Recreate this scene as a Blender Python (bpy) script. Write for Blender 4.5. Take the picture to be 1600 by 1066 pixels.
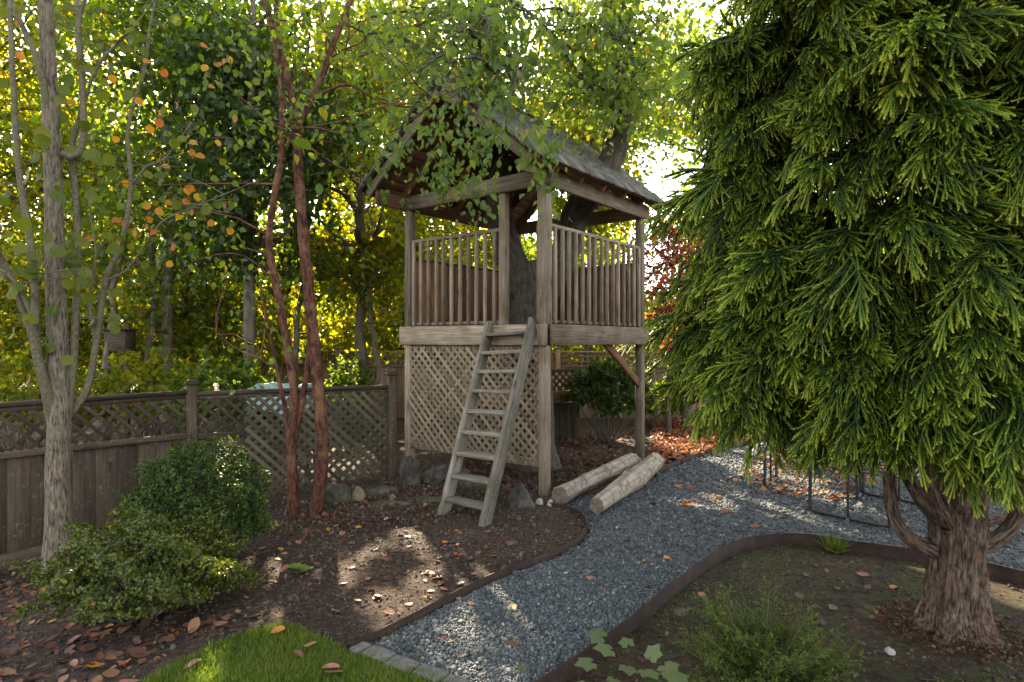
import bpy, math, random
import numpy as np
from mathutils import Matrix, Vector

# ------------------------------------------------------------------ scene, camera, light
for o in list(bpy.data.objects):
    bpy.data.objects.remove(o)
SC = bpy.context.scene
COL = SC.collection
rng = np.random.default_rng(11)
random.seed(11)

CAM_H, FPX, CXP, CYP = 1.6, 980.0, 800.0, 533.0
cam_d = bpy.data.cameras.new('camera'); cam = bpy.data.objects.new('camera', cam_d); COL.objects.link(cam)
cam.location = (0, 0, CAM_H); cam.rotation_euler = (math.pi / 2, 0, 0)
cam_d.sensor_width = 36; cam_d.lens = 36 * FPX / 1600; cam_d.clip_start = 0.05; cam_d.clip_end = 2000
SC.camera = cam

SUN_AZ, SUN_EL = math.radians(-19), math.radians(28)
world = bpy.data.worlds.new('World'); SC.world = world; world.use_nodes = True
wn = world.node_tree.nodes; wl = world.node_tree.links
sky = wn.new('ShaderNodeTexSky'); sky.sky_type = 'NISHITA'; sky.sun_disc = False
sky.sun_elevation = SUN_EL; sky.sun_rotation = SUN_AZ; sky.air_density = 1.0; sky.dust_density = 2.0; sky.ozone_density = 1.0
bg = wn['Background']; bg.inputs['Strength'].default_value = 0.10
sky_hs = wn.new('ShaderNodeHueSaturation'); sky_hs.inputs['Saturation'].default_value = 0.2   # thin high haze: a paler sky
wl.new(sky.outputs[0], sky_hs.inputs['Color']); wl.new(sky_hs.outputs[0], bg.inputs['Color'])
sun_d = bpy.data.lights.new('sun', 'SUN'); sun_d.energy = 5.0; sun_d.angle = math.radians(0.53); sun_d.color = (1.0, 0.82, 0.58)
sun = bpy.data.objects.new('sun', sun_d); COL.objects.link(sun)
SDIR = Vector((math.sin(SUN_AZ) * math.cos(SUN_EL), math.cos(SUN_AZ) * math.cos(SUN_EL), math.sin(SUN_EL)))
sun.rotation_euler = (-SDIR).to_track_quat('-Z', 'Y').to_euler(); sun.location = SDIR * 40
vs = SC.view_settings; vs.view_transform = 'Standard'; vs.look = 'None'; vs.gamma = 1; vs.exposure = 2.95; vs.use_curve_mapping = False
cy = SC.cycles; cy.use_denoising = True; cy.max_bounces = 6; cy.diffuse_bounces = 3; cy.glossy_bounces = 2
cy.transmission_bounces = 5; cy.transparent_max_bounces = 4; cy.caustics_reflective = False; cy.caustics_refractive = False
cy.sample_clamp_indirect = 6.0
SC.render.film_transparent = False

# ------------------------------------------------------------------ terrain and unprojection
def sstep(a, b, x):
    t = np.clip((np.asarray(x, float) - a) / (b - a), 0, 1)
    return t * t * (3 - 2 * t)

def terr(x, y):            # the yard falls away towards the left-hand fence
    return -0.42 * sstep(-1.5, -4.5, x)

def G(px, py, dz=0.0):     # pixel -> point on the ground
    Y = (CAM_H - dz) * FPX / (py - CYP)
    for _ in range(30):
        X = (px - CXP) / FPX * Y
        Y = 0.5 * Y + 0.5 * (CAM_H - dz - float(terr(X, Y))) * FPX / (py - CYP)
    X = (px - CXP) / FPX * Y
    return np.array([X, Y, float(terr(X, Y)) + dz])

def P(px, py, Y):
    return np.array([(px - CXP) / FPX * Y, Y, CAM_H - (py - CYP) / FPX * Y])

def catmull(pts, n=8):
    pts = [np.asarray(p, float) for p in pts]
    pp = [2 * pts[0] - pts[1]] + pts + [2 * pts[-1] - pts[-2]]
    out = []
    for i in range(1, len(pp) - 2):
        a, b, c, d = pp[i - 1:i + 3]
        for k in range(n):
            t = k / n
            out.append(0.5 * (2 * b + (c - a) * t + (2 * a - 5 * b + 4 * c - d) * t * t + (3 * b - a - 3 * c + d) * t ** 3))
    out.append(pts[-1])
    return np.array(out)

def inside(poly, x, y):
    x = np.asarray(x); y = np.asarray(y); r = np.zeros(x.shape, bool)
    n = len(poly); j = n - 1
    for i in range(n):
        xi, yi, xj, yj = poly[i][0], poly[i][1], poly[j][0], poly[j][1]
        c = ((yi > y) != (yj > y)) & (x < (xj - xi) * (y - yi) / (yj - yi + 1e-12) + xi)
        r ^= c; j = i
    return r

def vnoise(x, y, s, seed=0):   # cheap smooth noise from sines
    r = np.random.default_rng(seed); v = 0
    for k in range(6):
        a = r.uniform(0, 6.28); f = s * r.uniform(0.6, 1.7); ph = r.uniform(0, 6.28)
        v = v + np.sin((x * math.cos(a) + y * math.sin(a)) * f + ph)
    return v / 6

# ------------------------------------------------------------------ materials
MATS = {}
def newmat(name):
    m = bpy.data.materials.new(name); m.use_nodes = True; nt = m.node_tree
    MATS[name] = m
    return m, nt.nodes, nt.links, nt.nodes['Principled BSDF'], nt.nodes['Material Output']

def ramp(N, stops):
    r = N.new('ShaderNodeValToRGB'); e = r.color_ramp.elements
    e[0].position = stops[0][0]; e[0].color = (*stops[0][1], 1)
    e[1].position = stops[-1][0]; e[1].color = (*stops[-1][1], 1)
    for p, c in stops[1:-1]:
        k = e.new(p); k.color = (*c, 1)
    return r

def noise(N, L, vec, scale, detail=5, rough=0.6):
    t = N.new('ShaderNodeTexNoise'); t.inputs['Scale'].default_value = scale; t.inputs['Detail'].default_value = detail
    t.inputs['Roughness'].default_value = rough
    if vec is not None: L.new(vec, t.inputs['Vector'])
    return t

def mixc(N, L, fac, a, b, mode='MIX'):
    m = N.new('ShaderNodeMix'); m.data_type = 'RGBA'; m.blend_type = mode
    for k, v in ((0, fac), (6, a), (7, b)):
        if hasattr(v, 'links') or hasattr(v, 'is_linked'): L.new(v, m.inputs[k])
        elif isinstance(v, (int, float)): m.inputs[k].default_value = v
        else: m.inputs[k].default_value = (*v, 1)
    return m.outputs[2]

def bump(N, L, bsdf, hsock, strength, dist):
    b = N.new('ShaderNodeBump'); b.inputs['Strength'].default_value = strength; b.inputs['Distance'].default_value = dist
    L.new(hsock, b.inputs['Height']); L.new(b.outputs[0], bsdf.inputs['Normal'])

def wood(name, dark, light, stain, stain_amt=0.5, lichen=None):
    m, N, L, B, O = newmat(name)
    tc = N.new('ShaderNodeTexCoord'); oi = N.new('ShaderNodeObjectInfo')
    off = N.new('ShaderNodeVectorMath'); off.operation = 'MULTIPLY_ADD'
    L.new(oi.outputs['Random'], off.inputs[0]); off.inputs[1].default_value = (37, 71, 53); L.new(tc.outputs['Object'], off.inputs[2])
    mp = N.new('ShaderNodeMapping'); mp.inputs['Scale'].default_value = (1.6, 34, 34); L.new(off.outputs[0], mp.inputs[0])
    g = noise(N, L, mp.outputs[0], 1.6, 6, 0.65)
    r = ramp(N, [(0.3, dark), (0.7, light)]); L.new(g.outputs[0], r.inputs[0])
    big = noise(N, L, off.outputs[0], 3.5, 4, 0.6)
    br = ramp(N, [(0.42, (0, 0, 0)), (0.68, (1, 1, 1))]); L.new(big.outputs[0], br.inputs[0])
    mm = N.new('ShaderNodeMath'); mm.operation = 'MULTIPLY'; L.new(br.outputs[0], mm.inputs[0]); mm.inputs[1].default_value = stain_amt
    c = mixc(N, L, mm.outputs[0], r.outputs[0], stain)
    if lichen:
        ln = noise(N, L, off.outputs[0], 22, 5, 0.7); lr = ramp(N, [(0.58, (0, 0, 0)), (0.7, (1, 1, 1))]); L.new(ln.outputs[0], lr.inputs[0])
        lm = N.new('ShaderNodeMath'); lm.operation = 'MULTIPLY'; L.new(lr.outputs[0], lm.inputs[0]); lm.inputs[1].default_value = 0.55
        c = mixc(N, L, lm.outputs[0], c, lichen)
    km = N.new('ShaderNodeMapping'); km.inputs['Scale'].default_value = (2.6, 11, 11); L.new(off.outputs[0], km.inputs[0])
    kv = N.new('ShaderNodeTexVoronoi'); kv.inputs['Scale'].default_value = 1.0; L.new(km.outputs[0], kv.inputs['Vector'])
    kr = ramp(N, [(0.06, (0.75, 0.75, 0.75)), (0.2, (0, 0, 0))]); L.new(kv.outputs['Distance'], kr.inputs[0])
    c = mixc(N, L, kr.outputs[0], c, tuple(v * 0.4 for v in dark))
    hv = N.new('ShaderNodeHueSaturation'); L.new(c, hv.inputs['Color'])
    vr = N.new('ShaderNodeMapRange'); L.new(oi.outputs['Random'], vr.inputs[0]); vr.inputs[3].default_value = 0.62; vr.inputs[4].default_value = 1.25
    L.new(vr.outputs[0], hv.inputs['Value']); L.new(hv.outputs[0], B.inputs['Base Color'])
    B.inputs['Roughness'].default_value = 0.85; B.inputs['Specular IOR Level'].default_value = 0.25
    bump(N, L, B, g.outputs[0], 0.5, 0.004)
    return m

wood('wood_weathered', (0.13, 0.098, 0.07), (0.40, 0.325, 0.24), (0.14, 0.10, 0.055), 0.7, (0.3, 0.29, 0.2))
wood('wood_lattice', (0.15, 0.115, 0.075), (0.35, 0.275, 0.19), (0.12, 0.1, 0.05), 0.6)
wood('wood_ladder', (0.075, 0.065, 0.05), (0.36, 0.32, 0.26), (0.11, 0.10, 0.06), 0.75, (0.36, 0.38, 0.31))
wood('wood_interior', (0.12, 0.06, 0.032), (0.3, 0.155, 0.082), (0.08, 0.045, 0.03), 0.5)
wood('wood_fence', (0.03, 0.021, 0.014), (0.105, 0.075, 0.05), (0.055, 0.045, 0.032), 0.6, (0.2, 0.19, 0.15))
wood('wood_trellis', (0.05, 0.042, 0.026), (0.125, 0.105, 0.07), (0.07, 0.07, 0.04), 0.5, (0.17, 0.17, 0.11))
wood('wood_back', (0.16, 0.1, 0.06), (0.30, 0.2, 0.13), (0.14, 0.09, 0.055), 0.5)
wood('wood_sunlit_orange', (0.26, 0.12, 0.045), (0.46, 0.24, 0.09), (0.2, 0.1, 0.05), 0.4)  # warm sunlight on the side fence rail, put into its wood colour
wood('wood_shingle', (0.03, 0.027, 0.023), (0.22, 0.2, 0.175), (0.05, 0.055, 0.03), 0.8, (0.28, 0.29, 0.22))

def bark(name, dark, light, patch, sc=(16, 16, 3), bs=1.0, bd=0.02, patch_amt=0.5, patch_scale=4, lo=0.35, hi=0.68):
    m, N, L, B, O = newmat(name)
    at = N.new('ShaderNodeAttribute'); at.attribute_name = 'bark'
    mp = N.new('ShaderNodeMapping'); mp.inputs['Scale'].default_value = sc; L.new(at.outputs['Vector'], mp.inputs[0])
    g = noise(N, L, mp.outputs[0], 1.5, 7, 0.7)
    r = ramp(N, [(lo, dark), (hi, light)]); L.new(g.outputs[0], r.inputs[0])
    p = noise(N, L, at.outputs['Vector'], patch_scale, 5, 0.65); pr = ramp(N, [(0.48, (0, 0, 0)), (0.62, (1, 1, 1))]); L.new(p.outputs[0], pr.inputs[0])
    mm = N.new('ShaderNodeMath'); mm.operation = 'MULTIPLY'; L.new(pr.outputs[0], mm.inputs[0]); mm.inputs[1].default_value = patch_amt
    L.new(mixc(N, L, mm.outputs[0], r.outputs[0], patch), B.inputs['Base Color'])
    B.inputs['Roughness'].default_value = 0.85; B.inputs['Specular IOR Level'].default_value = 0.25
    bump(N, L, B, g.outputs[0], bs, bd)
    return m
bark('bark_katsura', (0.05, 0.038, 0.027), (0.3, 0.245, 0.18), (0.2, 0.2, 0.12), (40, 40, 9), 1.0, 0.02, 0.5, 7, 0.38, 0.64)
bark('bark_stem', (0.06, 0.052, 0.03), (0.19, 0.165, 0.105), (0.15, 0.165, 0.08), (30, 30, 30), 0.5, 0.004, 0.5)
bark('bark_red', (0.028, 0.012, 0.009), (0.17, 0.068, 0.038), (0.25, 0.135, 0.07), (26, 26, 8), 1.0, 0.02, 0.55, 6, 0.4, 0.64)
bark('bark_dark', (0.028, 0.023, 0.018), (0.14, 0.115, 0.09), (0.11, 0.115, 0.08), (22, 22, 5), 1.0, 0.025, 0.35)
bark('bark_cedar', (0.03, 0.018, 0.012), (0.34, 0.245, 0.18), (0.17, 0.09, 0.06), (46, 46, 8), 1.0, 0.04, 0.5, 7, 0.42, 0.64)
bark('bark_bg', (0.05, 0.04, 0.03), (0.18, 0.145, 0.11), (0.18, 0.18, 0.12), (14, 14, 3), 0.6, 0.01)
bark('bark_drift', (0.20, 0.165, 0.13), (0.48, 0.41, 0.33), (0.05, 0.04, 0.03), (22, 22, 1.4), 1.0, 0.014, 0.6, 12)

def plain(name, stops, scale, rough=0.9, bs=0.6, bd=0.01, coord='Object', spec=0.25, detail=8, metal=0):
    m, N, L, B, O = newmat(name)
    tc = N.new('ShaderNodeTexCoord')
    n = noise(N, L, tc.outputs[coord], scale, detail, 0.7)
    r = ramp(N, stops); L.new(n.outputs[0], r.inputs[0]); L.new(r.outputs[0], B.inputs['Base Color'])
    B.inputs['Roughness'].default_value = rough; B.inputs['Specular IOR Level'].default_value = spec; B.inputs['Metallic'].default_value = metal
    bump(N, L, B, n.outputs[0], bs, bd)
    return m
plain('rock_grey', [(0.32, (0.022, 0.019, 0.015)), (0.5, (0.06, 0.053, 0.043)), (0.7, (0.15, 0.13, 0.105))], 9, bs=0.9, bd=0.03)
plain('rock_moss', [(0.3, (0.025, 0.026, 0.017)), (0.5, (0.06, 0.062, 0.038)), (0.72, (0.13, 0.12, 0.085))], 9, bs=0.9, bd=0.03)
plain('rock_tan', [(0.3, (0.1, 0.078, 0.045)), (0.7, (0.22, 0.18, 0.115))], 7, bs=0.8, bd=0.02)
plain('rock_white', [(0.3, (0.2, 0.19, 0.17)), (0.7, (0.42, 0.4, 0.37))], 9, bs=0.5)
plain('paver_stone', [(0.3, (0.07, 0.067, 0.063)), (0.7, (0.17, 0.16, 0.15))], 28, bs=0.5, bd=0.004)
plain('edging_rust', [(0.3, (0.014, 0.009, 0.007)), (0.55, (0.035, 0.02, 0.014)), (0.75, (0.085, 0.042, 0.024))], 9, rough=0.75, bs=0.3)
plain('black_metal', [(0.3, (0.010, 0.010, 0.011)), (0.7, (0.022, 0.022, 0.024))], 30, rough=0.45, bs=0.05, spec=0.5)
plain('tarp_teal', [(0.3, (0.16, 0.27, 0.26)), (0.7, (0.3, 0.42, 0.4))], 5, rough=0.5, bs=0.5, bd=0.03)
plain('dark_mesh', [(0.3, (0.02, 0.02, 0.02)), (0.7, (0.05, 0.045, 0.04))], 60, rough=0.8)
plain('log_end', [(0.3, (0.07, 0.055, 0.04)), (0.7, (0.22, 0.175, 0.13))], 22, bs=0.8, bd=0.01)

def soil_mat():
    m, N, L, B, O = newmat('soil')
    tc = N.new('ShaderNodeTexCoord')
    a = noise(N, L, tc.outputs['Object'], 1.3, 4, 0.6); b = noise(N, L, tc.outputs['Object'], 26, 8, 0.75); c = noise(N, L, tc.outputs['Object'], 140, 4, 0.7)
    r = ramp(N, [(0.32, (0.013, 0.0095, 0.007)), (0.5, (0.044, 0.031, 0.023)), (0.7, (0.18, 0.108, 0.064))]); L.new(b.outputs[0], r.inputs[0])
    r2 = ramp(N, [(0.35, (0.6, 0.6, 0.6)), (0.65, (1.2, 1.15, 1.1))]); L.new(a.outputs[0], r2.inputs[0])
    c1 = mixc(N, L, 1.0, r.outputs[0], r2.outputs[0], 'MULTIPLY')
    at = N.new('ShaderNodeAttribute'); at.attribute_name = 'moss'
    mn = noise(N, L, tc.outputs['Object'], 9, 6, 0.7); mr = ramp(N, [(0.45, (0, 0, 0)), (0.6, (1, 1, 1))]); L.new(mn.outputs[0], mr.inputs[0])
    mu = N.new('ShaderNodeMath'); mu.operation = 'MULTIPLY'; L.new(at.outputs['Fac'], mu.inputs[0]); L.new(mr.outputs[0], mu.inputs[1])
    c2 = mixc(N, L, mu.outputs[0], c1, (0.05, 0.06, 0.022)); L.new(c2, B.inputs['Base Color'])
    B.inputs['Roughness'].default_value = 0.95; B.inputs['Specular IOR Level'].default_value = 0.2
    ad = N.new('ShaderNodeMath'); ad.operation = 'ADD'; L.new(b.outputs[0], ad.inputs[0])
    ml = N.new('ShaderNodeMath'); ml.operation = 'MULTIPLY'; L.new(c.outputs[0], ml.inputs[0]); ml.inputs[1].default_value = 0.4; L.new(ml.outputs[0], ad.inputs[1])
    bump(N, L, B, ad.outputs[0], 0.9, 0.025)
soil_mat()
plain('gravel_bed', [(0.35, (0.03, 0.033, 0.036)), (0.5, (0.085, 0.093, 0.1)), (0.62, (0.15, 0.16, 0.17)), (0.75, (0.3, 0.3, 0.3))], 75, bs=1.0, bd=0.02, detail=4)
plain('lawn_turf', [(0.3, (0.022, 0.036, 0.010)), (0.7, (0.05, 0.085, 0.018))], 40)

def rnd_mat(name, stops, rough=0.7, spec=0.3, trans=0.0, tmul=(1.6, 1.5, 0.55), attr='rnd', bumpy=0.0):
    m, N, L, B, O = newmat(name)
    at = N.new('ShaderNodeAttribute'); at.attribute_name = attr
    r = ramp(N, stops); L.new(at.outputs['Fac'], r.inputs[0]); L.new(r.outputs[0], B.inputs['Base Color'])
    B.inputs['Roughness'].default_value = rough; B.inputs['Specular IOR Level'].default_value = spec
    if trans > 0:
        t = N.new('ShaderNodeBsdfTranslucent'); L.new(mixc(N, L, 1.0, r.outputs[0], tmul, 'MULTIPLY'), t.inputs['Color'])
        mx = N.new('ShaderNodeMixShader'); mx.inputs[0].default_value = trans
        L.new(B.outputs[0], mx.inputs[1]); L.new(t.outputs[0], mx.inputs[2]); L.new(mx.outputs[0], O.inputs['Surface'])
    return m
rnd_mat('gravel_stone', [(0, (0.025, 0.031, 0.034)), (0.35, (0.058, 0.069, 0.073)), (0.7, (0.115, 0.13, 0.135)), (0.9, (0.2, 0.2, 0.195)), (1, (0.55, 0.54, 0.52))], 0.75, 0.3)
rnd_mat('soil_bits', [(0, (0.03, 0.024, 0.02)), (0.5, (0.10, 0.08, 0.065)), (0.85, (0.17, 0.14, 0.115)), (1, (0.36, 0.32, 0.28))], 0.95, 0.2)
rnd_mat('leaf_yellowgreen', [(0, (0.05, 0.085, 0.012)), (0.5, (0.105, 0.15, 0.018)), (0.85, (0.19, 0.2, 0.02)), (1, (0.3, 0.2, 0.02))], 0.5, 0.35, 0.6, (3.7, 2.8, 0.4))
rnd_mat('leaf_midgreen', [(0, (0.03, 0.06, 0.014)), (0.5, (0.06, 0.105, 0.02)), (0.9, (0.115, 0.155, 0.025)), (1, (0.22, 0.2, 0.03))], 0.45, 0.4, 0.55, (3.4, 3.0, 0.5))
rnd_mat('leaf_darkgreen', [(0, (0.016, 0.034, 0.009)), (0.6, (0.034, 0.064, 0.013)), (1, (0.075, 0.105, 0.018))], 0.45, 0.35, 0.4, (2.6, 2.4, 0.5))
rnd_mat('leaf_hanging', [(0, (0.06, 0.105, 0.035)), (0.5, (0.115, 0.175, 0.05)), (0.88, (0.17, 0.225, 0.06)), (1, (0.28, 0.24, 0.04))], 0.5, 0.35, 0.5, (2.6, 2.4, 0.5))
rnd_mat('leaf_azalea', [(0, (0.022, 0.038, 0.007)), (0.5, (0.062, 0.088, 0.010)), (0.92, (0.165, 0.18, 0.018)), (1, (0.2, 0.09, 0.03))], 0.45, 0.4, 0.3, (1.8, 1.7, 0.5))
rnd_mat('leaf_box', [(0, (0.015, 0.032, 0.006)), (0.6, (0.042, 0.078, 0.011)), (1, (0.1, 0.145, 0.018))], 0.55, 0.25, 0.25, (1.8, 1.7, 0.5))
rnd_mat('leaf_maple_red', [(0, (0.16, 0.03, 0.025)), (0.5, (0.3, 0.085, 0.045)), (1, (0.5, 0.22, 0.03))], 0.5, 0.3, 0.5, (1.8, 1.5, 1.2))
rnd_mat('leaf_litter', [(0, (0.07, 0.03, 0.018)), (0.35, (0.19, 0.065, 0.03)), (0.7, (0.34, 0.13, 0.045)), (1, (0.42, 0.24, 0.11))], 0.7, 0.3, 0.2, (1.4, 1.2, 0.8))
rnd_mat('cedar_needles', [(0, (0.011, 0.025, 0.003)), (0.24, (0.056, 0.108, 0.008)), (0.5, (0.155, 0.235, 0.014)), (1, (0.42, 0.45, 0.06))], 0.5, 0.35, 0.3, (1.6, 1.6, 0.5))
rnd_mat('yew_needles', [(0, (0.045, 0.075, 0.014)), (0.4, (0.062, 0.09, 0.013)), (1, (0.16, 0.18, 0.026))], 0.5, 0.35, 0.25, (1.6, 1.6, 0.5))
rnd_mat('grass_blade', [(0, (0.04, 0.075, 0.010)), (0.5, (0.085, 0.14, 0.016)), (1, (0.18, 0.19, 0.04))], 0.5, 0.3, 0.35, (1.8, 1.8, 0.5))
rnd_mat('twig', [(0, (0.05, 0.035, 0.025)), (1, (0.12, 0.085, 0.06))], 0.9, 0.2)

def leafobj_mat(name, c1, c2, trans=0.35, tm=(1.6, 1.4, 0.6)):   # for leaves that are objects of their own
    m, N, L, B, O = newmat(name)
    oi = N.new('ShaderNodeObjectInfo'); tc = N.new('ShaderNodeTexCoord')
    r = ramp(N, [(0, c1), (1, c2)]); L.new(oi.outputs['Random'], r.inputs[0])
    n = noise(N, L, tc.outputs['Object'], 30, 4, 0.6); nr = ramp(N, [(0.3, (0.6, 0.55, 0.5)), (0.7, (1.15, 1.1, 1.05))]); L.new(n.outputs[0], nr.inputs[0])
    c = mixc(N, L, 1.0, r.outputs[0], nr.outputs[0], 'MULTIPLY'); L.new(c, B.inputs['Base Color'])
    B.inputs['Roughness'].default_value = 0.55; B.inputs['Specular IOR Level'].default_value = 0.35
    t = N.new('ShaderNodeBsdfTranslucent'); L.new(mixc(N, L, 1.0, c, tm, 'MULTIPLY'), t.inputs['Color'])
    mx = N.new('ShaderNodeMixShader'); mx.inputs[0].default_value = trans
    L.new(B.outputs[0], mx.inputs[1]); L.new(t.outputs[0], mx.inputs[2]); L.new(mx.outputs[0], O.inputs['Surface'])
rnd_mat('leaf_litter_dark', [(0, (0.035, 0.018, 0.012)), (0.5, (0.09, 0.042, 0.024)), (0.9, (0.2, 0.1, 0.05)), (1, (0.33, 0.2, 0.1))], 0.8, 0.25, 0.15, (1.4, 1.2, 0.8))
leafobj_mat('katsura_green', (0.07, 0.115, 0.014), (0.15, 0.18, 0.02), 0.45, (1.6, 1.5, 0.5))
leafobj_mat('katsura_orange', (0.42, 0.13, 0.03), (0.48, 0.3, 0.03), 0.45)
leafobj_mat('fallen_pink', (0.17, 0.062, 0.046), (0.36, 0.165, 0.125), 0.15, (1.3, 1.2, 1))
leafobj_mat('fallen_brown', (0.07, 0.034, 0.022), (0.19, 0.10, 0.06), 0.15, (1.3, 1.2, 1))
leafobj_mat('fallen_orange', (0.42, 0.13, 0.02), (0.5, 0.28, 0.03), 0.2)
leafobj_mat('seedling_green', (0.12, 0.22, 0.03), (0.17, 0.27, 0.04), 0.4)
leafobj_mat('maple_green', (0.075, 0.125, 0.05), (0.13, 0.18, 0.07), 0.3)

# ------------------------------------------------------------------ object helpers
W = {}
def T3(p): return Matrix.Translation(Vector([float(v) for v in p]))

def link(o, M, parent=None):
    COL.objects.link(o)
    if parent is not None:
        o.parent = parent; o.matrix_parent_inverse = W[parent.name].inverted()
    o.matrix_basis = M; W[o.name] = M
    return o

def tag(o, label=None, cat=None, group=None, kind=None):
    if label: o['label'] = label
    if cat: o['category'] = cat
    if group: o['group'] = group
    if kind: o['kind'] = kind
    return o

def thing(name, loc, label, cat, group=None):
    o = bpy.data.objects.new(name, None); o.empty_display_size = 0.1
    link(o, T3(loc)); return tag(o, label, cat, group)

def npmesh(name, V, tris=None, quads=None, mat=None, attrs=None, smooth=False):
    me = bpy.data.meshes.new(name)
    V = np.asarray(V, np.float32)
    tris = np.zeros((0, 3), np.int32) if tris is None else np.asarray(tris, np.int32)
    quads = np.zeros((0, 4), np.int32) if quads is None else np.asarray(quads, np.int32)
    me.vertices.add(len(V)); me.vertices.foreach_set('co', V.ravel())
    nl = tris.size + quads.size; nf = len(tris) + len(quads)
    me.loops.add(nl); me.polygons.add(nf)
    me.loops.foreach_set('vertex_index', np.concatenate([tris.ravel(), quads.ravel()]).astype(np.int32))
    st = np.concatenate([np.arange(len(tris)) * 3, tris.size + np.arange(len(quads)) * 4]).astype(np.int32)
    me.polygons.foreach_set('loop_start', st)
    if smooth: me.polygons.foreach_set('use_smooth', np.ones(nf, bool))
    me.update(calc_edges=True)
    for k, v in (attrs or {}).items():
        v = np.asarray(v, np.float32)
        if v.ndim == 2:
            a = me.attributes.new(k, 'FLOAT_VECTOR', 'POINT'); a.data.foreach_set('vector', v.ravel())
        else:
            a = me.attributes.new(k, 'FLOAT', 'POINT'); a.data.foreach_set('value', v)
    if mat: me.materials.append(MATS[mat])
    return me

def meshobj(name, V, base=(0, 0, 0), parent=None, **kw):
    me = npmesh(name, np.asarray(V) - np.asarray(base, float), **kw)
    o = bpy.data.objects.new(name, me)
    return link(o, T3(base), parent)

BOXC = {}
def boxmesh(lx, ly, lz, mat):
    key = (round(lx, 3), round(ly, 3), round(lz, 3), mat)
    if key in BOXC: return BOXC[key]
    h = np.array([lx, ly, lz]) / 2; c = min(0.006, min(lx, ly, lz) * 0.18)
    V = []; idx = {}
    for sx in (-1, 1):
        for sy in (-1, 1):
            for sz in (-1, 1):
                for ax in range(3):
                    p = np.array([sx * h[0], sy * h[1], sz * h[2]])
                    for k, s in enumerate((sx, sy, sz)):
                        if k != ax: p[k] -= s * c
                    idx[(sx, sy, sz, ax)] = len(V); V.append(p)
    Q = []; Tt = []
    for ax in range(3):
        b, d = [k for k in range(3) if k != ax]
        for s in (-1, 1):
            q = []
            for (i, j) in ((-1, -1), (1, -1), (1, 1), (-1, 1)):
                t = [0, 0, 0]; t[ax] = s; t[b] = i; t[d] = j; q.append(idx[(*t, ax)])
            flip = (s > 0) ^ (ax == 1)
            Q.append(q if flip else q[::-1])
        for i in (-1, 1):            # edges running along ax
            for j in (-1, 1):
                t0 = [0, 0, 0]; t0[ax] = -1; t0[b] = i; t0[d] = j; t1 = list(t0); t1[ax] = 1
                q = [idx[(*t0, b)], idx[(*t1, b)], idx[(*t1, d)], idx[(*t0, d)]]
                Q.append(q)
    for sx in (-1, 1):
        for sy in (-1, 1):
            for sz in (-1, 1):
                Tt.append([idx[(sx, sy, sz, a)] for a in range(3)])
    V = np.array(V)
    def fix(f):
        a, b_, c_ = V[f[0]], V[f[1]], V[f[2]]
        n = np.cross(b_ - a, c_ - a); m = V[f].mean(0) / h
        return f if np.dot(n, m) > 0 else f[::-1]
    Q = [fix(q) for q in Q]; Tt = [fix(t) for t in Tt]
    me = npmesh('board', V, Tt, Q, mat)
    BOXC[key] = me
    return me

def frame(p0, p1, up):
    p0 = Vector([float(v) for v in p0]); p1 = Vector([float(v) for v in p1]); x = (p1 - p0); L = x.length; x = x / L
    z = Vector([float(v) for v in up]); z = (z - x * z.dot(x))
    z = z.normalized() if z.length > 1e-4 else x.orthogonal().normalized()
    y = z.cross(x)
    M = Matrix(((x.x, y.x, z.x, 0), (x.y, y.y, z.y, 0), (x.z, y.z, z.z, 0), (0, 0, 0, 1)))
    return T3((p0 + p1) / 2) @ M, L

def bar(name, p0, p1, wy, wz, mat, parent, up=(0, 0, 1)):
    M, L = frame(p0, p1, up)
    return link(bpy.data.objects.new(name, boxmesh(L, wy, wz, mat)), M, parent)

class Acc:           # collects many pieces into ONE mesh
    def __init__(s): s.V = []; s.T = []; s.Q = []; s.A = {}; s.n = 0
    def add(s, V, tris=None, quads=None, **attrs):
        V = np.asarray(V, float)
        if tris is not None and len(tris): s.T.append(np.asarray(tris) + s.n)
        if quads is not None and len(quads): s.Q.append(np.asarray(quads) + s.n)
        for k, v in attrs.items(): s.A.setdefault(k, []).append(np.asarray(v, float))
        s.V.append(V); s.n += len(V)
    def build(s, name, mat, base=(0, 0, 0), parent=None, smooth=False):
        return meshobj(name, np.concatenate(s.V), base, parent, tris=np.concatenate(s.T) if s.T else None,
                       quads=np.concatenate(s.Q) if s.Q else None, mat=mat, attrs={k: np.concatenate(v) for k, v in s.A.items()}, smooth=smooth)

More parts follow.
